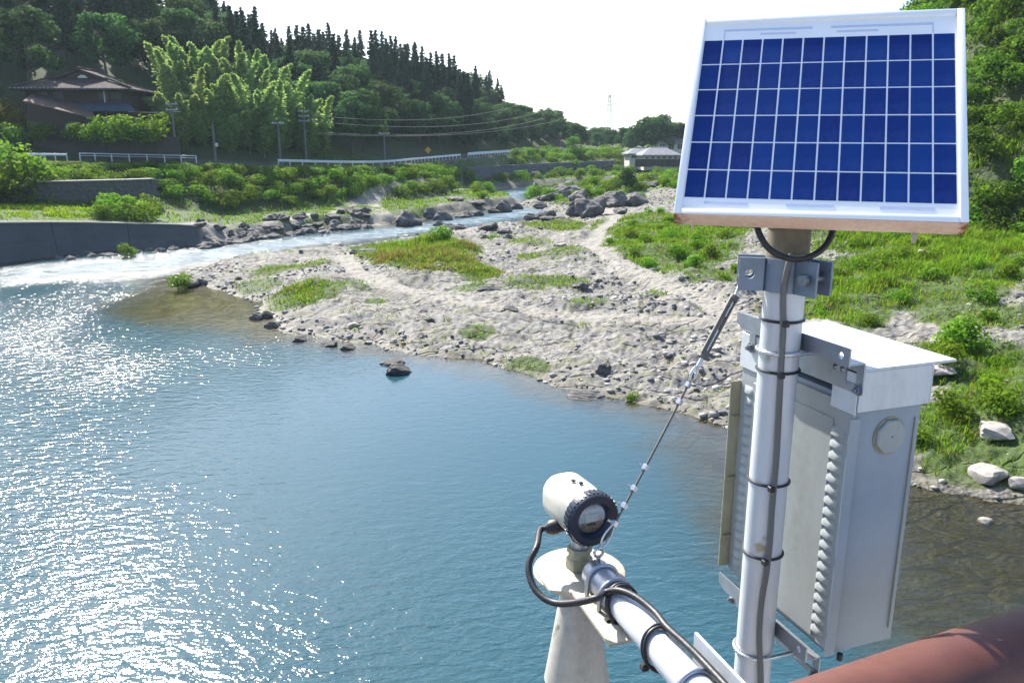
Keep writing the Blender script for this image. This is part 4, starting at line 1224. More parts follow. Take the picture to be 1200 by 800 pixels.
def ztop(p):
    u_ = p.x / max(p.y, 1)
    return float(np.interp(u_, [-1.2, -.643, -.41, -.388], [3.7, 3.3, 2.0, 1.75]))
for k in range(npan):
    ss = np.linspace(k * tot / npan + .02, (k + 1) * tot / npan - .02, 5)
    v, f = [], []
    for s_ in ss:
        p, n_ = lpt(s_); zt_ = ztop(p)
        for off, z_ in ((-.35, -1.0), (-.3, .0), (.12, zt_ * .42), (.14, zt_ * .43), (.42, zt_ - .14), (.36, zt_ - .14), (.36, zt_ + .04), (.95, zt_ + .04), (.95, -1.0)):
            q = p + n_ * off - ow; v.append((q.x, q.y, z_))
    n9 = 9
    for i in range(4):
        for j in range(n9): f.append((i * n9 + j, i * n9 + (j + 1) % n9, (i + 1) * n9 + (j + 1) % n9, (i + 1) * n9 + j))
    f.append(tuple(range(n9))); f.append(tuple(4 * n9 + j for j in range(n9 - 1, -1, -1)))
    MB().add(v, f).build('wall_panel', M_WALL, wl, smooth=0)

# ---- walls found at a given share of the slope between shore and road
def contour(pxs, fval, lo, hi):
    out = []
    for p in pxs:
        ys = np.linspace(lo, hi, 400)
        xs = U(p) * ys
        v_ = valley(xs, ys)
        ok = (v_[6] > 0) & (~v_[8])
        i = np.argmax((v_[11] >= fval) & ok)
        out.append((xs[i], ys[i]))
    return out
def masonry(name, line, z0, z1, thick, mat, rows, blen, lbl, cat, cap=None):
    """wall of coursed stones: each block its own part"""
    base_ = Vector((line[0][0], line[0][1], z0))
    root = empty(name, base_, 0, label=lbl, cat=cat)
    P_ = [Vector((x, y, 0)) for x, y in line]
    cl = [0]
    for a_, b_ in zip(P_[:-1], P_[1:]): cl.append(cl[-1] + (b_ - a_).length)
    def pt(s_):
        i = 0
        while i < len(P_) - 2 and s_ > cl[i + 1]: i += 1
        q = min(1, (s_ - cl[i]) / max(1e-6, cl[i + 1] - cl[i]))
        return P_[i].lerp(P_[i + 1], q), (P_[i + 1] - P_[i]).normalized()
    hgt = (z1 - z0) / rows
    shapes = []
    for k in range(6):
        b = MB().box((-.5, -.5, -.5), (.5, .5, .5), .07)
        b.v = [(x + random.uniform(-.05, .05), y + random.uniform(-.12, .12), z + random.uniform(-.05, .05)) for x, y, z in b.v]
        me = b.mesh('stone', 0); me.materials.append(mat); shapes.append(me)
    n = 0
    for r_ in range(rows):
        s_ = -.5 * blen * (r_ % 2)
        while s_ < cl[-1]:
            L_ = blen * random.uniform(.75, 1.25)
            p, d = pt(max(0, s_ + L_ / 2))
            o = bpy.data.objects.new('stone', random.choice(shapes))
            COL.objects.link(o); o.parent = root
            back = Vector((-d.y, d.x, 0))
            o.location = p + back * (.10 * r_ * hgt) + Vector((0, 0, z0 + hgt * (r_ + .5))) - base_
            o.rotation_euler = (0, 0, math.atan2(d.y, d.x))
            o.scale = (L_ * .97, thick, hgt * .96)
            s_ += L_; n += 1
    if cap:
        v = []
        b = MB()
        for i in range(len(P_) - 1):
            d = (P_[i + 1] - P_[i]); L_ = d.length; d.normalize(); back = Vector((-d.y, d.x, 0))
            b.box((0, -thick * .6, z1 - z0 + .005), (L_ - .02, cap, z1 - z0 + .13), .02, basis(P_[i] - Vector((base_.x, base_.y, 0)) + back * .12, d, back, (0, 0, 1)))
        b.build('coping', M_CONC, root)
    return root, n
tl = contour(np.linspace(18, 184, 12), .512, 66, 96)
zt0 = float(np.mean([ground_z(x, y - 1.2)[0] for x, y in tl]))
r1 = masonry('terrace_wall', tl, 3.55, 5.75, .5, M_STONEW, 5, .62, 'dark stone terrace wall with pale coping above the bright rice plot', 'stone wall', 1.1)
fl = contour(np.linspace(548, 716, 14), .53, 150, 262)
r2 = masonry('embankment_wall', fl, 2.1, 4.6, .7, worn('blue grey masonry', (.16, .165, .19), (.07, .07, .08), .95, 0, .7, .8, (1, 1, 1), 1.0), 5, 1.9, 'long blue grey masonry embankment below the far bend of the road', 'stone wall')
print('STONES', r1[1], r2[1])

# ---- road and guard rails
def offset(line3, off):
    P_ = [Vector(q) for q in line3]
    out = []
    for i, p in enumerate(P_):
        d = (P_[min(i + 1, len(P_) - 1)] - P_[max(i - 1, 0)]); d.z = 0; d.normalize()
        out.append(p + Vector((-d.y, d.x, 0)) * off)
    return out
rc3 = arc_pts([Vector(q) for q in ROAD3], 8)
la, lb = offset(rc3, .5), offset(rc3, 4.9)
v = [tuple(q + Vector((0, 0, .06))) for q in la] + [tuple(q + Vector((0, 0, .06))) for q in lb]
n = len(la)
link('road', mesh_np('road', np.array(v), np.array([(i, i + 1, n + i + 1, n + i) for i in range(n - 1)])), M_ASPH, kind='structure')
post_me = MB().box((-.055, -.055, -.5), (.055, .055, .82), .01).mesh('post', 0); post_me.materials.append(M_WHITE)
def guardrail(px0, px1, hgt, lbl, beams=((.48, .80),), extra=0):
    line = [q for q in offset(rc3, .15) if px0 <= pix(q.x, q.y, q.z)[0] <= px1]
    root = empty('guard_rail', line[0], 0, label=lbl, cat='guard rail')
    dense = []
    for a_, b_ in zip(line[:-1], line[1:]):
        k = max(1, int(round((b_ - a_).length / 2.0)))
        dense += [a_.lerp(b_, i / k) for i in range(k)]
    dense.append(line[-1])
    for z0, z1 in beams:
        b = MB()
        prof_ = [(-.02, z0), (-.09, z0 + (z1 - z0) * .2), (-.04, z0 + (z1 - z0) * .5), (-.09, z0 + (z1 - z0) * .8), (-.02, z1), (.0, z1), (.0, z0)]
        v, f = [], []
        o2 = offset(dense, 0)
        for i, p in enumerate(dense):
            d = (dense[min(i + 1, len(dense) - 1)] - dense[max(i - 1, 0)]); d.z = 0; d.normalize(); nn = Vector((-d.y, d.x, 0))
            for off, z_ in prof_:
                q = p + nn * off + Vector((0, 0, z_ + hgt)) - line[0]; v.append(tuple(q))
        m = len(prof_)
        for i in range(len(dense) - 1):
            for j in range(m): f.append((i * m + j, i * m + (j + 1) % m, (i + 1) * m + (j + 1) % m, (i + 1) * m + j))
        b.add(v, f).build('beam', M_WHITE, root, smooth=0)
    for p in dense:
        o = bpy.data.objects.new('post', post_me); COL.objects.link(o); o.parent = root
        o.location = p - line[0] + Vector((0, .06, hgt))
    return root
guardrail(20, 84, .1, 'low white guard rail at the left end of the road', ((.5, .78),))
guardrail(84, 236, .15, 'white guard rail with open rails above the terrace wall', ((.46, .54), (.72, .84)))
guardrail(318, 548, .1, 'white guard rail curving along the foot of the dark forest', ((.45, .80),))
guardrail(548, 665, .2, 'far white guard rail where the road rounds the spur', ((.3, .85),))

# ---- retaining wall and timber house above the road
HC_ = Vector((-56.8, 112, 10.4))
rw = empty('retaining_wall', (HC_.x, 104.4, 7.5), R(4), label='dark retaining wall under the timber house beside the road', cat='retaining wall')
xw = -16.0
while xw < 11.5:
    MB().box((xw, 0, -1.0), (xw + 2.96, .6, 2.95 + random.uniform(-.02, .02)), .03).build('wall_panel', M_DARKW, rw, smooth=0)
    xw += 3.0
MB().box((-16, .62, -.5), (11.4, 9.5, 2.85)).build('terrace_fill', M_STONEW, rw, smooth=0)
hs = empty('timber_house', HC_, R(5), label='dark timber house with layered tiled roofs on the left hillside', cat='house')
MB().box((-6.3, -4.2, -.3), (6.3, 6.0, 6.2), .02).build('wall', M_TIMB, hs, smooth=0)
def hip(x0, x1, y0, y1, z0, ix0, ix1, iy0, iy1, z1, th=.22):
    lo = [(x0, y0, z0), (x1, y0, z0), (x1, y1, z0), (x0, y1, z0)]
    hi = [(ix0, iy0, z1), (ix1, iy0, z1), (ix1, iy1, z1), (ix0, iy1, z1)]
    v = lo + hi + [(a, b, c - th) for a, b, c in lo]
    f = [(0, 1, 5, 4), (1, 2, 6, 5), (2, 3, 7, 6), (3, 0, 4, 7), (4, 5, 6, 7), (8, 9, 1, 0), (9, 10, 2, 1), (10, 11, 3, 2), (11, 8, 0, 3), (11, 10, 9, 8)]
    return MB().add(v, f)
rf = hip(-7.6, 7.4, -5.6, 7.2, 6.1, -3.2, 3.2, -2.4, 4.6, 7.5).build('roof', M_ROOF, hs, smooth=0)
b = MB().add([(-3.6, -2.9, 7.45), (0, -2.9, 8.75), (3.6, -2.9, 7.45), (-3.6, 5, 7.45), (0, 5, 8.75), (3.6, 5, 7.45), (-3.6, -2.9, 7.2), (0, -2.9, 8.5), (3.6, -2.9, 7.2), (-3.6, 5, 7.2), (0, 5, 8.5), (3.6, 5, 7.2)],
   [(0, 1, 4, 3), (1, 2, 5, 4), (6, 9, 10, 7), (7, 10, 11, 8), (0, 6, 7, 1), (1, 7, 8, 2), (3, 4, 10, 9), (4, 5, 11, 10), (0, 3, 9, 6), (2, 8, 11, 5)])
b.build('gable_roof', M_ROOF, rf, smooth=0)
MB().add([(-3.1, -2.5, 7.2), (3.1, -2.5, 7.2), (0, -2.5, 8.45), (-3.1, -2.3, 7.2), (3.1, -2.3, 7.2), (0, -2.3, 8.45)], [(0, 1, 2), (3, 5, 4), (0, 2, 5, 3), (1, 4, 5, 2), (0, 3, 4, 1)]).build('gable_wall', M_TIMB, rf, smooth=0)
MB().plate([(-.62, 0), (.62, 0), (.5, .2), (.2, .38), (-.2, .38), (-.5, .2)], [], .06, basis((.35, -2.53, 7.55), (1, 0, 0), (0, 0, 1), (0, -1, 0))).build('gable_ornament', M_PLAS, rf, label='small white plaster ornament in the gable')
MB().tube([(0, -3.1, 8.82), (0, 5.2, 8.82)], .16, 8).build('ridge', M_ROOF, rf)
for sx in (-1, 1): MB().tube([(sx * 3.4, -2.8, 7.6), (sx * 7.4, -5.5, 6.22)], .13, 8).build('hip_ridge', M_ROOF, rf)
b = MB()
for i in range(30): b.box((-7.5 + i * .51, -5.66, 6.02), (-7.5 + i * .51 + .30, -5.60, 6.16), .02)
b.build('eave_tiles', M_ROOFG, rf, smooth=0)
MB().add([(.2, -4.25, 4.5), (6.2, -4.25, 4.5), (8.0, -6.6, 3.35), (-1.6, -6.6, 3.35), (.2, -4.25, 4.35), (6.2, -4.25, 4.35), (8.0, -6.6, 3.2), (-1.6, -6.6, 3.2)], [(0, 1, 2, 3), (7, 6, 5, 4), (3, 2, 6, 7), (0, 3, 7, 4), (1, 5, 6, 2), (0, 4, 5, 1)]).build('pent_roof', M_ROOFB, hs, smooth=0, label='blue grey tin pent roof')
MB().add([(-5.2, -4.4, 5.6), (-4.6, -8.6, 4.4), (3.8, -8.6, 2.3), (1.6, -4.4, 3.9), (-5.2, -4.4, 5.45), (-4.6, -8.6, 4.25), (3.8, -8.6, 2.15), (1.6, -4.4, 3.75)], [(0, 1, 2, 3), (7, 6, 5, 4), (1, 5, 6, 2), (0, 4, 5, 1), (3, 2, 6, 7), (0, 3, 7, 4)]).build('shed_roof', M_ROOFR, hs, smooth=0, label='rust red tin roof of the front shed')
MB().add([(-5, -8.1, -.2), (2.9, -8.1, -.2), (2.9, -8.1, 2.3), (-3.0, -8.1, 3.9), (-4.4, -8.1, 4.2), (-5, -4.6, -.2), (2.9, -4.6, -.2), (1.4, -4.6, 3.5), (-3, -4.6, 4.6), (-5, -4.6, 5.0)], [(0, 1, 2, 3, 4), (9, 8, 7, 6, 5), (0, 5, 6, 1), (1, 6, 7, 2), (2, 7, 8, 3), (3, 8, 9, 4), (4, 9, 5, 0)]).build('shed_wall', M_TIMB, hs, smooth=0)
for x_ in (-.1, .5): MB().box((x_, -8.16, .1), (x_ + .18, -8.08, 1.5)).build('white_post', M_PLAS, hs, smooth=0)
for x_ in (-4.2, -2.2, 3.4, 5.0):
    w_o = MB().box((x_ - .7, -4.28, 4.75), (x_ + .7, -4.19, 5.75)).build('window', M_TIMB, hs, smooth=0)
    MB().box((x_ - .6, -4.30, 4.82), (x_ - .03, -4.27, 5.68)).build('pane', M_GLASS, w_o, smooth=0)
    MB().box((x_ + .03, -4.30, 4.82), (x_ + .6, -4.27, 5.68)).build('pane', M_GLASS, w_o, smooth=0)
MB().tube([(3.5, -4.3, .2), (3.5, -4.3, 6.0)], .09, 8).build('downpipe', M_PLAS, hs)
for x_ in (3.2, 4.6): 
    d_o = MB().box((x_, -4.3, .0), (x_ + 1.2, -4.2, 2.1)).build('sliding_door', M_TIMB, hs, smooth=0)
    MB().box((x_ + .1, -4.33, .7), (x_ + 1.1, -4.28, 2.0)).build('pane', M_PLAS, d_o, smooth=0)

# ---- pale houses beyond the far field
def small_house(px, d, z, w, dep_, hw, hr, rz, lbl, mroof, mwall, wins=5):
    o = empty('hip_roof_house', (U(px) * d, d, z), rz, label=lbl, cat='house')
    MB().box((-w / 2, -dep_ / 2, -2.5), (w / 2, dep_ / 2, hw)).build('wall', mwall, o, smooth=0)
    r_ = hip(-w / 2 - .8, w / 2 + .8, -dep_ / 2 - .8, dep_ / 2 + .8, hw + .02, -w * .22, w * .22, -.1, .1, hw + hr).build('roof', mroof, o, smooth=0)
    MB().tube([(-w * .22, 0, hw + hr + .03), (w * .22, 0, hw + hr + .03)], .18, 8).build('ridge', mroof, r_)
    for i in range(wins):
        x_ = -w / 2 + (i + .5) * w / wins
        w_o = MB().box((x_ - w / wins * .34, -dep_ / 2 - .05, .5), (x_ + w / wins * .34, -dep_ / 2 + .03, hw - .35)).build('window', M_WHITE, o, smooth=0)
        for s_ in (0, 1): MB().box((x_ - w / wins * .30 + s_ * w / wins * .31, -dep_ / 2 - .08, .6), (x_ - w / wins * .30 + s_ * w / wins * .31 + w / wins * .28, -dep_ / 2 - .04, hw - .45)).build('pane', M_GLASS, w_o, smooth=0)
    return o
fz = 5.4
h1 = small_house(768, 226, fz - .7, 9.6, 8, 1.55, 2.0, R(6), 'white house with pale grey hipped roof beyond the far field', M_ROOFG, M_PLAS, 6)
h2 = small_house(747, 232, fz - .7, 7.0, 6, 1.8, 1.5, R(6), 'low wing with pale grey roof left of the white far house', M_ROOFG, M_PLAS, 3)
h3 = small_house(788, 262, 6.8, 11, 7, 2.6, 1.8, R(-8), 'grey roofed house half hidden behind the white far house', tiled('grey tiles', (.18, .18, .19), (.27, .27, .28)), M_PLAS, 4)
yw = empty('yard_wall', (U(770) * 219, 219, 4.2), R(6), label='dark stone yard wall in front of the white far house', cat='stone wall')
for i in range(9): MB().box((-6.5 + i * 1.5, 0, -1.0), (-6.5 + i * 1.5 + 1.46, .5, 1.05 + random.uniform(-.05, .05)), .03).build('wall_panel', M_DARKW, yw, smooth=0)
# small roadside shed by the spur
# ---- utility poles, wires, sign
def upole(px, d, z, h, lbl, arms=2, lamp=False):
    o = empty('utility_pole', (U(px) * d, d, z), R(random.uniform(-20, 20)), label=lbl, cat='utility pole')
    MB().tube([(0, 0, -.5), (0, 0, h)], [.17, .11], 10).build('shaft', M_POLEC, o)
    for k in range(arms):
        MB().box((-.9, -.05, h - .35 - k * .7), (.9, .05, h - .23 - k * .7)).build('crossarm', M_GALV, o, smooth=0)
        for x_ in (-.75, 0, .75): MB().lathe([(.05, 0), (.07, .06), (.04, .12), (.06, .18)], 8, TRS((x_, 0, h - .23 - k * .7))).build('insulator', M_PLAS, o)
    if lamp: MB().box((.1, -.25, h * .42), (.45, .25, h * .42 + .5), .08).build('meter_box', M_PLAS, o)
    return o
gz = lambda px, d: float(ground_z(U(px) * d, d)[0])
upole(212, 106, gz(212, 106), 7.6, 'grey utility pole with crossarms in front of the bamboo')
upole(257, 109, gz(257, 109), 5.2, 'slim utility pole with a white box left of the dark forest', 0, True)
P1 = upole(362, 123, gz(362, 123), 8.2, 'grey utility pole where the bright wires start', 3)
upole(332, 120, gz(332, 120), 6.3, 'short grey utility pole left of the wire pole', 1)
P2 = upole(453, 136, gz(453, 136), 5.4, 'slender grey pole standing in the middle of the forest foot', 1)
def wire(pts3, r_, lbl, sag=0.0):
    n = 24
    a_, b_ = Vector(pts3[0]), Vector(pts3[1])
    pts = [a_.lerp(b_, i / n) + Vector((0, 0, -sag * 4 * (i / n) * (1 - i / n))) - a_ for i in range(n + 1)]
    link('power_line', MB().tube(pts, r_, 6).mesh('power_line'), M_WIRE, loc=a_, label=lbl, cat='wire', group='wires along the forest')
def wpt(px, py, d):
    y_ = (400 - py) / F_PX
    q = (CP + y_ * SP)
    return Vector(((px - 600) / F_PX * d / q, d, CAM_Z + d * (-SP + y_ * CP) / q))
for (a_, b_, sg, nm) in [((366, 135, 122), (612, 122, 196), 1.9, 'topmost bright wire crossing in front of the forest'), ((365, 142, 122), (628, 133, 200), 1.8, 'second bright wire from the top in front of the forest'),
                     ((374, 155, 122.5), (640, 138, 204), 1.8, 'third bright wire from the top in front of the forest'), ((372, 157, 122), (655, 141, 208), 1.6, 'lowest bright wire crossing in front of the forest')]:
    wire((wpt(*a_), wpt(*b_)), .035, nm, sg)
wire((wpt(150, 131, 106), wpt(212, 131, 106)), .03, 'short blue grey wire between timber house and pole', .1)
sg = empty('road_sign', (U(503) * 152, 152, gz(503, 152)), 0, label='small yellow diamond road sign beside the guard rail', cat='road sign')
MB().tube([(0, 0, -.3), (0, 0, 2.2)], .05, 8).build('post', M_POLEC, sg)
MB().box((-.45, -.03, -.45), (.45, .03, .45), .02, TRS((0, -.06, 2.1), (0, R(45), 0))).build('sign_plate', worn('sign yellow', (.62, .30, .03), (.4, .2, .03), .5, 0, .2, 3), sg)

# ---- lattice pylon far up the valley
pd_ = 760.0
py_ = empty('lattice_pylon', (U(711) * pd_, pd_, 9.0), R(15), label='faint lattice power pylon on the skyline', cat='pylon')
M_PYL = worn('pylon steel', (.34, .36, .38), (.25, .26, .27), .6, .3, .2, .2)
Hh = 42.0
def leg_w(z): return 3.6 * (1 - z / Hh) + .7
for sx in (-1, 1):
    for sy in (-1, 1): MB().tube([(sx * leg_w(0), sy * leg_w(0), -3), (sx * leg_w(Hh), sy * leg_w(Hh), Hh)], .22, 4).build('leg', M_PYL, py_)
b = MB()
zs = [0, 6, 12, 17, 22, 26, 30, 34, 38, 42]
for z0, z1 in zip(zs[:-1], zs[1:]):
    a_, c_ = leg_w(z0), leg_w(z1)
    for s1, s2, ax_ in ((-1, 1, 0), (1, -1, 0), (-1, 1, 1), (1, -1, 1)):
        for fs in (-1, 1):
            p0 = (s1 * a_, fs * a_, z0) if ax_ == 0 else (fs * a_, s1 * a_, z0)
            p1 = (s2 * c_, fs * c_, z1) if ax_ == 0 else (fs * c_, s2 * c_, z1)
            b.tube([p0, p1], .11, 3, caps=False)
b.build('bracing', M_PYL, py_, smooth=0)
for z_ in (27, 33, 39): MB().tube([(-6, 0, z_), (6, 0, z_)], [.12, .12], 4).tube([(-6, 0, z_), (0, 0, z_ + 2.2), (6, 0, z_)], .12, 4).build('crossarm', M_PYL, py_)
for k, z_ in enumerate((27, 33, 39)):
    a_ = Vector((U(711) * pd_ + 6, pd_, 9.0 + z_)); b_ = Vector((250, 430, 60 + 10 * k))
    n = 24
    link('pylon_wire', MB().tube([a_.lerp(b_, i / n) + Vector((0, 0, -9 * 4 * (i / n) * (1 - i / n))) - a_ for i in range(n + 1)], .07, 4).mesh('pylon_wire'), M_PYL, loc=a_, label=['lowest faint wire running right from the far pylon', 'middle faint wire running right from the far pylon', 'topmost faint wire running right from the far pylon'][k], cat='wire', group='wires of the far pylon')
# ================================================================== shrubs, far trees, boulders, stones, grass
# ---- shrubs on the bank between river and road
def scatter(n, xr, yr, test, mind, cap):
    X, Y = rng.uniform(*xr, n), rng.uniform(*yr, n)
    v_ = valley(X, Y)
    out = []
    for i in range(n):
        if not test(X[i], Y[i], [q[i] for q in v_]): continue
        if any((X[i] - a) ** 2 + (Y[i] - b) ** 2 < mind * mind for a, b, _ in out): continue
        out.append((X[i], Y[i], v_[0][i]))
        if len(out) >= cap: break
    return out
terr = np.array(tl)
def bank_ok(x, y, v_):
    z, gr, pa_, so, dd, dr, dl, db_, hl, sl_, c, f_ = v_
    if hl or dl < 3.2 or dr > 0 or db_ < 1.2: return False
    u_ = x / y
    p = pix(x, y, z + .8)
    if not (-60 < p[0] < 560): return False
    if pa_ > .1: return False
    if u_ < -.44:
        near = np.min(np.hypot(terr[:, 0] - x, terr[:, 1] - y))
        if inpatch(np.array([x]), np.array([y]), RICE, 3.75)[0] < 1.25: return False
        if near < 2.2: return False
        return True
    return f_ > .5
bk = scatter(6000, (-75, 0), (60, 170), bank_ok, 1.75, 270)
bkd = valley(np.array([q[0] for q in bk]), np.array([q[1] for q in bk]))
for (x, y, z), db_, zr_ in zip(bk, bkd[7], dline(np.array([q[0] for q in bk]), np.array([q[1] for q in bk]), ROAD, ROAD3[:, 2])[1]):
    p = pix(x, y, z)
    smax = max(.22, (zr_ + .25 - z) / 2.1)
    lab = 'leafy green shrub on the bank below the guard rail' if p[0] > 200 else 'leafy green shrub among the terraces left of the river wall'
    plant(random.choice(SHRUB), x, y, z, random.uniform(.8, 1.35), min(smax, random.uniform(.7, 1.2)), nm_='bank_shrub', group='shrubs on the left bank' if p[0] > 200 else 'shrubs on the terraces', label=lab, cat='shrub', stem='stem')
for (px, d, s_, lb) in [(12, 84, 2.6, 'large dark bush at the left edge beside the terrace wall'), (34, 85.5, 2.0, 'dark bush next to the largest bush by the terrace wall'), (-14, 80, 2.6, 'dark bush cut by the left edge of the picture'),
                        (150, 102, 1.6, 'rounded hedge bush spilling over the dark retaining wall'), (168, 103, 1.7, 'tall hedge bush right of the timber house'), (128, 102.5, 1.5, 'low hedge bush in front of the timber house'), (185, 104, 1.9, 'last hedge bush before the bamboo grove'),
                        (30, 102.5, 1.2, 'small bush on the retaining wall left of the house'), (60, 102.5, 1.1, 'small bush on the retaining wall below the shed'), (95, 102.5, 1.1, 'small bush on the retaining wall under the red roof')]:
    x = U(px) * d
    z = ground_z(x, d)[0] if d < 100 else 10.2
    plant(random.choice(SHRUB), x, d, z, s_, label=lb, cat='bush', stem='stem')
plant(BROAD[1], U(2) * 108, 108, 10.5, .8, label='dark broadleaf tree just left of the timber house')
plant(BROAD[3], U(150) * 113, 113, 11.5, .75, label='dark broadleaf tree between timber house and bamboo')
for px, d, s_, lb in [(8, 106, 1.05, 'yellowing tree in front of the timber house'), (28, 105, .8, 'smaller yellowing tree beside the red shed roof')]:
    plant(YTREE[0], U(px) * d, d, 9.8, s_, label=lb)

# ---- far trees and fields
ft = []
for i in range(420):
    y = random.uniform(285, 470); px = random.uniform(640, 930); x = U(px) * y
    ft.append((x, y))
ft = np.array(ft)
fv = valley(ft[:, 0], ft[:, 1])[0]
kept = []
for (x, y), z in sorted(zip(map(tuple, ft), fv), key=lambda q: q[0][1]):
    if any((x - a) ** 2 + (y - b) ** 2 < 36 for a, b in kept): continue
    kept.append((x, y))
    if len(kept) > 120: break
    plant(random.choice(PALE + BROAD[:2]) if random.random() < .75 else random.choice(BROAD), x, y, z, random.uniform(.7, 1.05), group='trees on the far low hill', label='small tree on the low green hill beyond the river bend', sink=1.6, nm_='distant_tree')
for px, d, s_, z in [(742, 262, 1.2, 6), (752, 266, 1.45, 6), (762, 262, 1.55, 6), (771, 268, 1.6, 6.2), (779, 262, 1.35, 6), (788, 266, 1.3, 6), (797, 262, 1.25, 6), (806, 268, 1.3, 6), (735, 270, 1.0, 6), (815, 262, 1.2, 6)]:
    plant(random.choice(BROAD), U(px) * d, d, z + .5, s_ * .92, group='big trees behind the far white house', label='big dark tree standing behind the far white house', sink=1.5, nm_='distant_tree')
plant(PALE[0], U(672) * 226, 226, 5.0, .95, label='pale round tree at the end of the forest spur')
plant(BROAD[2], U(733) * 127, 127, 1.6, .52, label='dark round tree growing among the boulders by the bend')
def far_ok(x, y, v_):
    p = pix(x, y, v_[0])
    if 226 > y > 214 and 725 < p[0] < 800: return False
    return (v_[5] > 1.5 or v_[6] > 2) and not v_[9] and v_[2] < .1 and 555 < p[0] < 900 and 192 < p[1] < 236 and y > 118 and not v_[8] and not (p[0] < 640 and v_[11] > .3)
fk = scatter(5000, (-12, 75), (118, 262), far_ok, 2.6, 170)
for x, y, z in fk:
    plant(random.choice(SHRUB), x, y, z, random.uniform(.6, 1.25), group='bushes on the flat around the river bend', nm_='low_bush', label='low green bush on the flat by the distant river bend', cat='bush', stem='stem')
def spur_ok(x, y, v_):
    p = pix(x, y, v_[0])
    return v_[6] > 2 and not v_[8] and v_[7] > 1.5 and 600 < p[0] < 725 and v_[11] > .62
for x, y, z in scatter(2500, (-5, 35), (170, 270), spur_ok, 2.6, 50):
    plant(random.choice(SHRUB), x, y, z, random.uniform(.9, 1.4), group='dark bushes above the far embankment', nm_='low_bush', label='dark bush on the grass above the far masonry embankment', cat='bush', stem='stem')

# ---- steep overgrown slope on the right
def slope_ok(x, y, v_):
    p = pix(x, y, v_[0] + 1)
    return v_[9] and 930 < p[0] < 1290 and p[1] > -60 and y > 20
sk = scatter(9000, (22, 110), (22, 125), slope_ok, 2.35, 300)
for x, y, z in sk:
    p = pix(x, y, z)
    plant(random.choice(SLOPE), x, y, z, random.uniform(.8, 1.35), group='shrubs covering the steep slope', label='leafy shrub at the foot of the steep green slope' if z < 9 else 'leafy shrub halfway up the steep slope right of the panel' if z < 20 else 'leafy shrub high on the steep slope behind the panel', cat='shrub', stem='stem')
for px, d, s_ in [(1105, 92, 1.0), (1140, 88, 1.1), (1085, 98, .9), (1170, 84, 1.0), (1125, 96, 1.1)]:
    x = U(px) * d
    plant(random.choice(BROAD), x, d, ground_z(x, d)[0], s_, group='trees on top of the right slope', label='dark tree standing high on the slope behind the panel', nm_='slope_tree')
print('SHRUBS', len(bk), len(fk), len(sk))

# ---- boulders
t = NT('river boulder')
co = t.obj()
obr = t.n('ShaderNodeObjectInfo').outputs['Random']
n1 = t.noise(co, 1.6, 6, .65); n2 = t.noise(co, 9, 5, .7)
lay = t.n('ShaderNodeTexWave', {'wave_type': 'BANDS', 'bands_direction': 'DIAGONAL'}, Vector=co, Scale=1.1, Distortion=6.0, Detail=3.0)
c = t.ramp(n1, [(.3, (.045, .042, .043)), (.5, (.105, .10, .098)), (.72, (.21, .195, .18))])
c = t.mix(.4, c, t.ramp(n2, [(.3, (.25, .25, .25)), (.7, (.72, .70, .66))]), 'OVERLAY')
c = t.n('ShaderNodeHueSaturation', Value=t.math('ADD', .75, t.math('MULTIPLY', obr, .6)), Color=c).outputs[0]
M_ROCK = t.done(t.princ(Base_Color=c, Roughness=.85, Normal=t.bump(t.math('ADD', t.math('MULTIPLY', lay.outputs[0], .4), n2), .8, .12)))
t = NT('pale boulder')
n1 = t.noise(t.obj(), 2.0, 6, .65)
M_PALE = t.done(t.princ(Base_Color=t.ramp(n1, [(.3, (.22, .20, .18)), (.6, (.40, .37, .33)), (.8, (.33, .31, .29))]), Roughness=.85, Normal=t.bump(t.noise(t.obj(), 12, 5, .7), .6, .06)))
def boulder(name, planes, sub, rough_, mat, seed):
    g = np.random.default_rng(seed)
    bm = bmesh.new()
    bmesh.ops.create_icosphere(bm, subdivisions=sub, radius=1.0)
    v = np.array([q.co[:] for q in bm.verts])
    f = np.array([[q.index for q in p.verts] for p in bm.faces])
    bm.free()
    nn = g.normal(size=(planes, 3)); nn /= np.linalg.norm(nn, axis=1)[:, None]
    dd = g.uniform(.62, .95, planes)
    dots = v @ nn.T
    r_ = np.min(np.where(dots > .15, dd / np.maximum(dots, .15), 9), axis=1)
    r_ = np.minimum(r_, 1.12)
    nz = vnoise(v[:, 0] * 2.3 + 5, v[:, 1] * 2.3 + v[:, 2] * 1.7, seed) * rough_ + vnoise(v[:, 0] * 6 + v[:, 2] * 3, v[:, 1] * 6 - v[:, 2] * 4, seed + 5) * rough_ * .5
    me = mesh_np(name, v * (r_ * (1 + nz))[:, None], f, sub > 2)
    if sub > 2: me.set_sharp_from_angle(angle=R(26))
    me.materials.append(mat)
    return me
ROCKS = [boulder('boulder', 10 + k, 4, .13, M_ROCK, 100 + k) for k in range(7)]
RPALE = [boulder('pale_boulder', 18, 3, .05, M_PALE, 140 + k) for k in range(4)]
def rock(px, py, wpx, hpx, lbl=None, group=None, pale=False, tilt=0, dz=0.0, rzz=None, zref=.6):
    p = at(px, py, zref)
    z = float(ground_z(p.x, p.y)[0])
    dist = (p - Vector((0, 0, CAM_Z))).length
    sx, sz = wpx * dist / F_PX / 2, hpx * dist / F_PX / 2
    o = link('boulder', random.choice(RPALE if pale else ROCKS), None, None, (p.x, p.y + sx * .3, max(z, -.1) + sz * .55 + dz), label=lbl, cat='boulder', group=group)
    o.scale = (sx * 1.05, sx * random.uniform(.75, 1.0), sz * 1.2)
    o.rotation_euler = (R(random.uniform(-8, 8)), R(tilt), random.uniform(0, .6) if rzz is None else rzz)
    return o
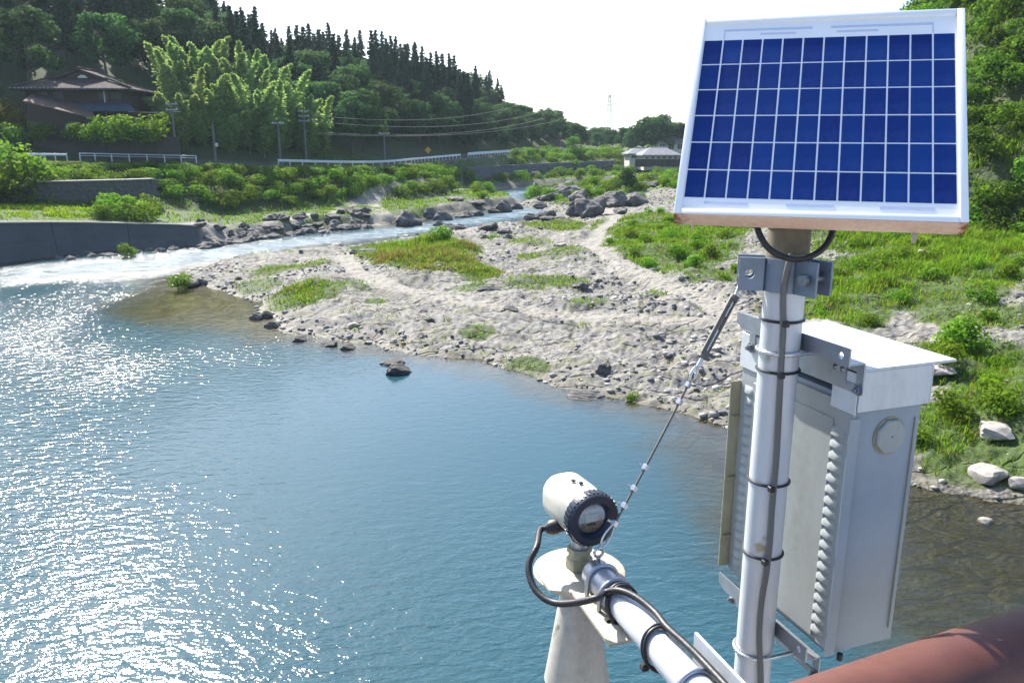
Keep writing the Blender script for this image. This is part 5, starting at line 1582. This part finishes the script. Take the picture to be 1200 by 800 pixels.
BIG = [(692, 262, 40, 28, 'largest blocky boulder beside the path at the bend', 0), (676, 258, 22, 20, 'rough boulder leaning against the largest block', 0), (722, 252, 32, 20, 'dark boulder under the round dark tree', 0), (746, 252, 34, 17, 'flat topped dark boulder right of the round tree', 0), (727, 262, 18, 8, 'low slab lying between the two dark boulders', 0), (712, 243, 12, 10, 'small block behind the dark boulders', 0),
       (655, 234, 32, 15, 'slanted rock slab at the upper edge of the rapids', -25), (668, 238, 34, 16, 'second slanted rock slab beside the rapids', -28), (679, 242, 26, 15, 'third slanted rock slab nearest the path', -28), (645, 239, 24, 9, 'low rock shelf at the waterside of the slabs', -10), (660, 226, 30, 10, 'dark rock behind the slanted slabs', -15), (634, 242, 16, 7, 'low rock in the water by the slanted slabs', 0),
       (622, 258, 18, 10, 'dark waterside boulder left of the largest block', 0), (634, 258, 16, 9, 'grey boulder between the rapids and the largest block', 0), (646, 256, 14, 10, 'grey upright boulder below the slanted slabs', 0), (641, 264, 18, 6, 'flat stone on the shore of the rapids', 0), (655, 262, 14, 7, 'small boulder on the grass by the rapids', 0),
       (590, 246, 22, 15, 'pointed boulder on the far side of the rapids', 0), (607, 243, 14, 9, 'outermost pointed boulder in the rapids', 0), (578, 247, 14, 8, 'low boulder beside the pointed one', 0),
       (476, 262, 30, 21, 'big dark boulder right of the concrete ramp', 0), (506, 253, 18, 14, 'dark boulder on the far bank of the rapids', 0), (520, 255, 22, 12, 'brown boulder midway along the far bank', 0), (515, 262, 14, 8, 'small dark boulder at the far waterline', 0), (545, 252, 20, 8, 'low dark rock on the far waterline', 0), (560, 250, 16, 8, 'low rock near the end of the far bank', 0), (533, 243, 20, 7, 'flat dark rock on the far grass', 0), (557, 243, 22, 7, 'long low rock behind the far waterline', 0), (519, 237, 12, 5, 'little dark rock on the bright lawn', 0), (626, 214, 14, 10, 'brown rock at the foot of the far embankment', 0), (628, 219, 10, 8, 'small brown rock by the far water', 0), (674, 206, 14, 12, 'reddish brown rock on the far flat', 0),
       (760, 236, 24, 9, 'grey rock shelf right of the round tree', 0), (778, 226, 12, 8, 'rock near the strip of far water', 0), (764, 225, 22, 9, 'low grey rock below the strip of far water', 0),
       (465, 430, 34, 14, 'dark boulder standing in the pool off the shore', 0), (462, 419, 30, 9, 'flat dark rock behind the boulder in the pool', 0), (692, 458, 44, 9, 'flat pale slab at the edge of the pool', 0), (528, 268, 22, 12, 'dark boulder on the near shore of the rapids', 0), (540, 272, 16, 9, 'dark rock beside the near rapids shore', 0), (572, 276, 26, 10, 'wide dark rock behind the reddish grass', 0), (590, 283, 16, 7, 'dark rock on the gravel behind the grass', 0), (596, 291, 14, 8, 'dark square rock on the gravel', 0), (569, 289, 10, 6, 'small dark rock near the reddish grass', 0),
       (300, 368, 14, 9, 'dark wet rock at the inner corner of the pool', 0), (313, 366, 13, 9, 'round dark rock at the inner corner of the pool', 0), (320, 377, 18, 8, 'dark rock half in the water below the green patch', 0), (222, 331, 16, 9, 'dark rock beside the bush at the tip of the bar', 0), (236, 329, 14, 8, 'wet rock at the tip of the bar', 0),
       (597, 379, 24, 7, 'low dark rock on the bare bedrock', 0), (575, 357, 28, 7, 'dark rock ridge beside the footpath', 0), (407, 402, 20, 8, 'dark rock where bedrock meets the pool', 0), (350, 393, 20, 8, 'shore rock at the near end of the bedrock', 0), (385, 398, 22, 8, 'broken shore rock along the pool', 0), (430, 306, 22, 5, 'dark slab on the pale rock', 0), (400, 294, 16, 6, 'small dark slab near the rapids', 0)]
for px, py, w_, h_, lb, tl_ in BIG: rock(px, py, w_, h_, lb, tilt=tl_, zref=.3)
for px, py, w_, h_, lb in [(1160, 560, 44, 20, 'large smooth pale boulder on the right shore'), (1196, 569, 26, 14, 'smooth pale boulder cut by the right edge'), (1157, 600, 18, 9, 'small pale stone sticking out of the shallow water'), (1168, 527, 46, 16, 'grey slab half buried in the grass on the right shore'), (1100, 466, 50, 12, 'flat brownish rock behind the cabinet'), (1085, 345, 30, 7, 'grey rock in the tall grass right of the clamp'), (985, 356, 14, 9, 'small pale rock in the grass beside the clamp')]:
    rock(px, py, w_, h_, lb, pale=True, zref=.3)
for k in range(105):                                             # riprap below the left bank path
    q = random.random(); px = 236 + q * 196
    py0 = np.interp(px, [236, 300, 370, 432], [287, 277, 270, 264])
    rock(px, py0 - random.uniform(0, 9), random.uniform(9, 19), random.uniform(5, 9), 'dark stone in the riprap bank below the left path', 'riprap stones on the left bank', zref=.4, rzz=random.uniform(0, 6))
for k in range(30):
    px = random.uniform(55, 240)
    py0 = np.interp(px, [55, 110, 170, 240], [302, 297, 293, 288])
    rock(px, py0 + random.uniform(-2, 3), random.uniform(6, 13), random.uniform(3, 6), 'small dark stone at the foot of the river wall', 'stones at the foot of the river wall', zref=.1, rzz=random.uniform(0, 6))
sc = scatter(5000, (-45, 40), (18, 130), lambda x, y, v_: v_[5] > .1 and not v_[9] and v_[2] < .15 and v_[1] < .5 and pix(x, y, 1)[0] < 1230 and (vnoise(np.array([x * .15]), np.array([y * .15]), 91)[0] > -.05 or v_[5] < 1.2), .9, 120)
for x, y, z in sc:
    s_ = random.choice([.16, .2, .24, .3, .42])
    shore = y < 75
    o = link('boulder', random.choice(ROCKS if random.random() < .6 else RPALE), None, None, (x, y, z + s_ * .2), label='loose grey stone lying on the pale gravel bar', cat='boulder', group='loose stones on the gravel bar')
    o.scale = (s_ * random.uniform(.9, 1.5), s_, s_ * random.uniform(.5, .8)); o.rotation_euler = (0, 0, random.uniform(0, 6))

# ---- pebbles and broken stone: one mass
def pebbles(n, mat):
    X, Y = rng.uniform(-48, 42, n * 6), rng.uniform(16, 130, n * 6)
    v_ = valley(X, Y)
    dens = np.where(v_[5] < 1.6, 1.0, np.clip(fbm(X, Y, .16, 3, 91) * 1.4 + .25, 0, 1)) * (1 - v_[1]) * (1 - v_[2])
    ok = (v_[5] > -.3) & (~v_[9]) & (rng.random(len(X)) < dens)
    X, Y, Z = X[ok][:n], Y[ok][:n], v_[0][ok][:n]
    bm = bmesh.new(); bmesh.ops.create_icosphere(bm, subdivisions=1, radius=1.0)
    bv = np.array([q.co[:] for q in bm.verts]); bf = np.array([[q.index for q in p.verts] for p in bm.faces]); bm.free()
    k = len(X)
    S_ = (.045 + .13 * rng.random(k) ** 3)[:, None] * np.stack([rng.uniform(.8, 1.5, k), rng.uniform(.8, 1.4, k), rng.uniform(.45, .8, k)], -1)
    vv = bv[None] * S_[:, None, :] * (1 + .25 * rng.normal(size=(k, len(bv), 1)) * .6)
    a = rng.uniform(0, 6.28, k); ca, sa = np.cos(a)[:, None], np.sin(a)[:, None]
    vx, vy = vv[:, :, 0] * ca - vv[:, :, 1] * sa, vv[:, :, 0] * sa + vv[:, :, 1] * ca
    V_ = np.stack([vx + X[:, None], vy + Y[:, None], vv[:, :, 2] + Z[:, None] + .02], -1).reshape(-1, 3)
    F_ = (bf[None] + (np.arange(k) * len(bv))[:, None, None]).reshape(-1, 3)
    me = mesh_np('pebbles', V_, F_, False, {'lv': ('FLOAT', np.repeat(rng.random(k), len(bv)))})
    link('pebbles', me, mat, kind='stuff', label='loose pebbles strewn over the gravel bar', cat='pebbles')
t = NT('pebble')
lv = t.attr('lv').outputs['Fac']
M_PEB = t.done(t.princ(Base_Color=t.mix(.3, t.ramp(lv, [(0, (.08, .08, .085)), (.4, (.19, .18, .175)), (.75, (.32, .30, .27)), (1, (.42, .40, .37))]), t.noise(t.pos(), 9, 4), 'OVERLAY'), Roughness=.85))
pebbles(9500, M_PEB)

# ---- grass
class Grass:
    def __init__(s): s.v, s.q, s.t, s.l, s.n = [], [], [], [], 0
    def blades(s, x, y, z, h, wid, lean):
        n = len(x)
        a = rng.uniform(0, 6.283, n)
        d = np.stack([np.cos(a), np.sin(a), np.zeros(n)], -1)
        sd = np.stack([-np.sin(a), np.cos(a), np.zeros(n)], -1) * (wid * rng.uniform(.6, 1.3, n))[:, None] * .5
        base_ = np.stack([x, y, z - .05], -1)
        up_ = np.array([0, 0, 1.0])
        m = base_ + up_ * (h * .55)[:, None] + d * (lean * h * .28)[:, None]
        tp = base_ + up_ * (h * np.clip(1 - .35 * lean, .3, 1))[:, None] + d * (lean * h * .95)[:, None]
        V_ = np.stack([base_ - sd, base_ + sd, m + sd * .75, m - sd * .75, tp], 1).reshape(-1, 3)
        i = np.arange(n)[:, None] * 5 + s.n
        s.v.append(V_); s.q.append(i + np.array([[0, 1, 2, 3]])); s.t.append(i + np.array([[3, 2, 4]]))
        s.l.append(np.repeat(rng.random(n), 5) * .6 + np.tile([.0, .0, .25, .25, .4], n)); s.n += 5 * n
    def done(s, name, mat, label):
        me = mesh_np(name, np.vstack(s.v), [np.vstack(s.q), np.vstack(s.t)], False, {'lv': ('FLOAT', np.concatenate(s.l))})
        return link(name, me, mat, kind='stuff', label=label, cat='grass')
G1, G2, G3 = Grass(), Grass(), Grass()
def sow(p, z, dst_g, dst_s, per=8, cap=6000):
    c, rx, ry, d = ellipse_of(p, z)
    n = int(min(cap, 1.25 * p[4] * math.pi * rx * ry * 1.2))
    a = rng.uniform(0, 6.283, n); q = np.sqrt(rng.random(n)) * 1.35
    r_, s_ = q * np.cos(a) * ry, q * np.sin(a) * rx
    x, y = c.x + d.x * r_ + d.y * s_, c.y + d.y * r_ - d.x * s_
    nz = fbm(x, y, .55, 3, 33)
    ok = nz + .7 * (1 - q) > rng.uniform(-.3, .32, n)
    x, y, nz, q = x[ok], y[ok], nz[ok], q[ok]
    v_ = valley(x, y)
    ok = (v_[0] > .05) & (v_[2] < .35) & (v_[5] > .1 if dst_g is not G3 else np.ones(len(x), bool)) if z < 1.25 else v_[0] > .3
    x, y, zz_, nz, q = x[ok], y[ok], v_[0][ok], nz[ok], q[ok]
    n = len(x)
    if n == 0: return
    hh = p[5] * np.clip(.62 + .62 * nz + .25 * fbm(x, y, 1.6, 2, 35), .2, 1.35) * (1 - .5 * q ** 3)
    for k in range(per):
        j = .10 + .08 * p[5]
        bx_, by_ = x + rng.normal(size=n) * j, y + rng.normal(size=n) * j
        h = hh * rng.uniform(.45, 1.0, n)
        straw = rng.random(n) < (p[6] * (.6 + .5 * nz))
        dist = np.hypot(x, y)
        w_ = np.clip(.016 + dist * .0005, .015, .08)
        for m, dst in ((~straw, dst_g), (straw, dst_s)):
            if m.any(): dst.blades(bx_[m], by_[m], zz_[m], h[m], w_[m], rng.uniform(.2, 1.0, m.sum()))
for p in PATCH: sow(p, 1.1, G1, G2)
for p in LAWN: sow(p, 1.3, G1, G2, 5, 3500)
sow(RICE, 3.75, G3, G3, 8, 5000)
# thin weeds over the bar
X, Y = rng.uniform(-45, 45, 9000), rng.uniform(22, 130, 9000)
v_ = valley(X, Y)
ok = (v_[5] > .5) & (~v_[9]) & (v_[2] < .1) & (fbm(X, Y, .25, 3, 77) > .0)
X, Y, Z = X[ok], Y[ok], v_[0][ok]
for k in range(7):
    n = len(X)
    g_m = rng.random(n) < .6
    hx_, hy_ = X + rng.normal(size=n) * .16, Y + rng.normal(size=n) * .16
    hgt_ = rng.uniform(.1, .32, n)
    for m, dst in ((g_m, G1), (~g_m, G2)): dst.blades(hx_[m], hy_[m], Z[m], hgt_[m], np.full(m.sum(), .05), rng.uniform(.3, .9, m.sum()))
# rough grass along the far flats and the road edge
def meadow(n, xr, yr, test, h, tone, per=5):
    X, Y = rng.uniform(*xr, n), rng.uniform(*yr, n)
    v_ = valley(X, Y)
    ok = test(X, Y, v_)
    X, Y, Z = X[ok], Y[ok], v_[0][ok]
    for k in range(per):
        n_ = len(X)
        st_ = rng.random(n_) < tone
        bx_, by_ = X + rng.normal(size=n_) * .3, Y + rng.normal(size=n_) * .3
        w_ = np.clip(np.hypot(X, Y) * .0011, .03, .3)
        for m, dst in ((~st_, G1), (st_, G2)): dst.blades(bx_[m], by_[m], Z[m], h * rng.uniform(.5, 1.2, m.sum()), w_[m], rng.uniform(.2, .8, m.sum()))
meadow(9000, (-75, 5), (62, 175), lambda X, Y, v_: (v_[6] > 2.5) & (~v_[8]) & (v_[2] < .1) & (v_[5] <= 0), .5, .12)
meadow(9000, (-5, 80), (125, 290), lambda X, Y, v_: ((v_[6] > 2) | (v_[5] > 3)) & (~v_[8]) & (~v_[9]) & (v_[2] < .1), .6, .2)
meadow(7000, (18, 90), (22, 110), lambda X, Y, v_: v_[9] | ((v_[10] < 6) & (v_[5] > 2)), .8, .12)
meadow(26000, (-42, 42), (20, 125), lambda X, Y, v_: (v_[5] > .6) & (v_[1] > .3 + .3 * rng.random(len(X))) & (v_[2] < .15) & (~v_[9]), .3, .3, 6)
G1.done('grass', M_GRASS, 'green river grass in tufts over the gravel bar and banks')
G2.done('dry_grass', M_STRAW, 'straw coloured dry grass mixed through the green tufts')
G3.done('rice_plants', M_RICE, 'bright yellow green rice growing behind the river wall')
print('GRASS', G1.n // 5, G2.n // 5, G3.n // 5)
# low shrubs through the tall grass of the right bank
for x, y, z in scatter(3000, (4, 40), (24, 80), lambda x, y, v_: v_[5] > 2 and not v_[9] and v_[2] < .1 and v_[1] > .45 and 700 < pix(x, y, 1.2)[0] < 1230, 2.2, 70):
    plant(random.choice(SHRUB), x, y, z, random.uniform(.3, .62), nm_='low_shrub', group='low shrubs in the right bank grass', label='low leafy shrub in the tall grass of the right bank', cat='shrub', stem='stem')
# bushes on the bar
for px, py, s_, lb in [(211, 325, .62, 'small lone bush at the tip of the gravel bar'), (145, 291, .7, 'bright bush growing at the foot of the river wall'), (520, 296, .85, 'green bush in the tall reddish grass'), (745, 446, .22, 'tiny round bush near the pool shore'), (760, 262, .6, 'round shrub at the edge of the tall grass'), (772, 264, .45, 'smaller round shrub at the edge of the tall grass'), (1030, 350, .8, 'dense green bush in the grass behind the cabinet'), (1120, 425, .8, 'leafy bush on the right bank beside the hood'), (1115, 488, .55, 'low bush on the right bank below the hood'), (580, 285, .45, 'small bush on the gravel behind the reddish grass')]:
    p = at(px, py, .8)
    z = float(ground_z(p.x, p.y)[0])
    plant(random.choice(SHRUB), p.x, p.y, max(z, 0), s_, label=lb, cat='bush', stem='stem')
# ================================================================== the air: thin haze over the whole valley
hz = NT('valley haze')
pv = hz.n('ShaderNodeVolumePrincipled')
pv.inputs['Color'].default_value = (.70, .86, 1.0, 1)
pv.inputs['Density'].default_value = .00013
pv.inputs['Anisotropy'].default_value = .3
hz.t.links.new(pv.outputs[0], hz.out.inputs['Volume'])
MB().box((-5200, -60, -4), (5200, 5200, 100)).build('haze', hz.m, smooth=0, kind='stuff', label='thin pale blue haze filling the river valley')
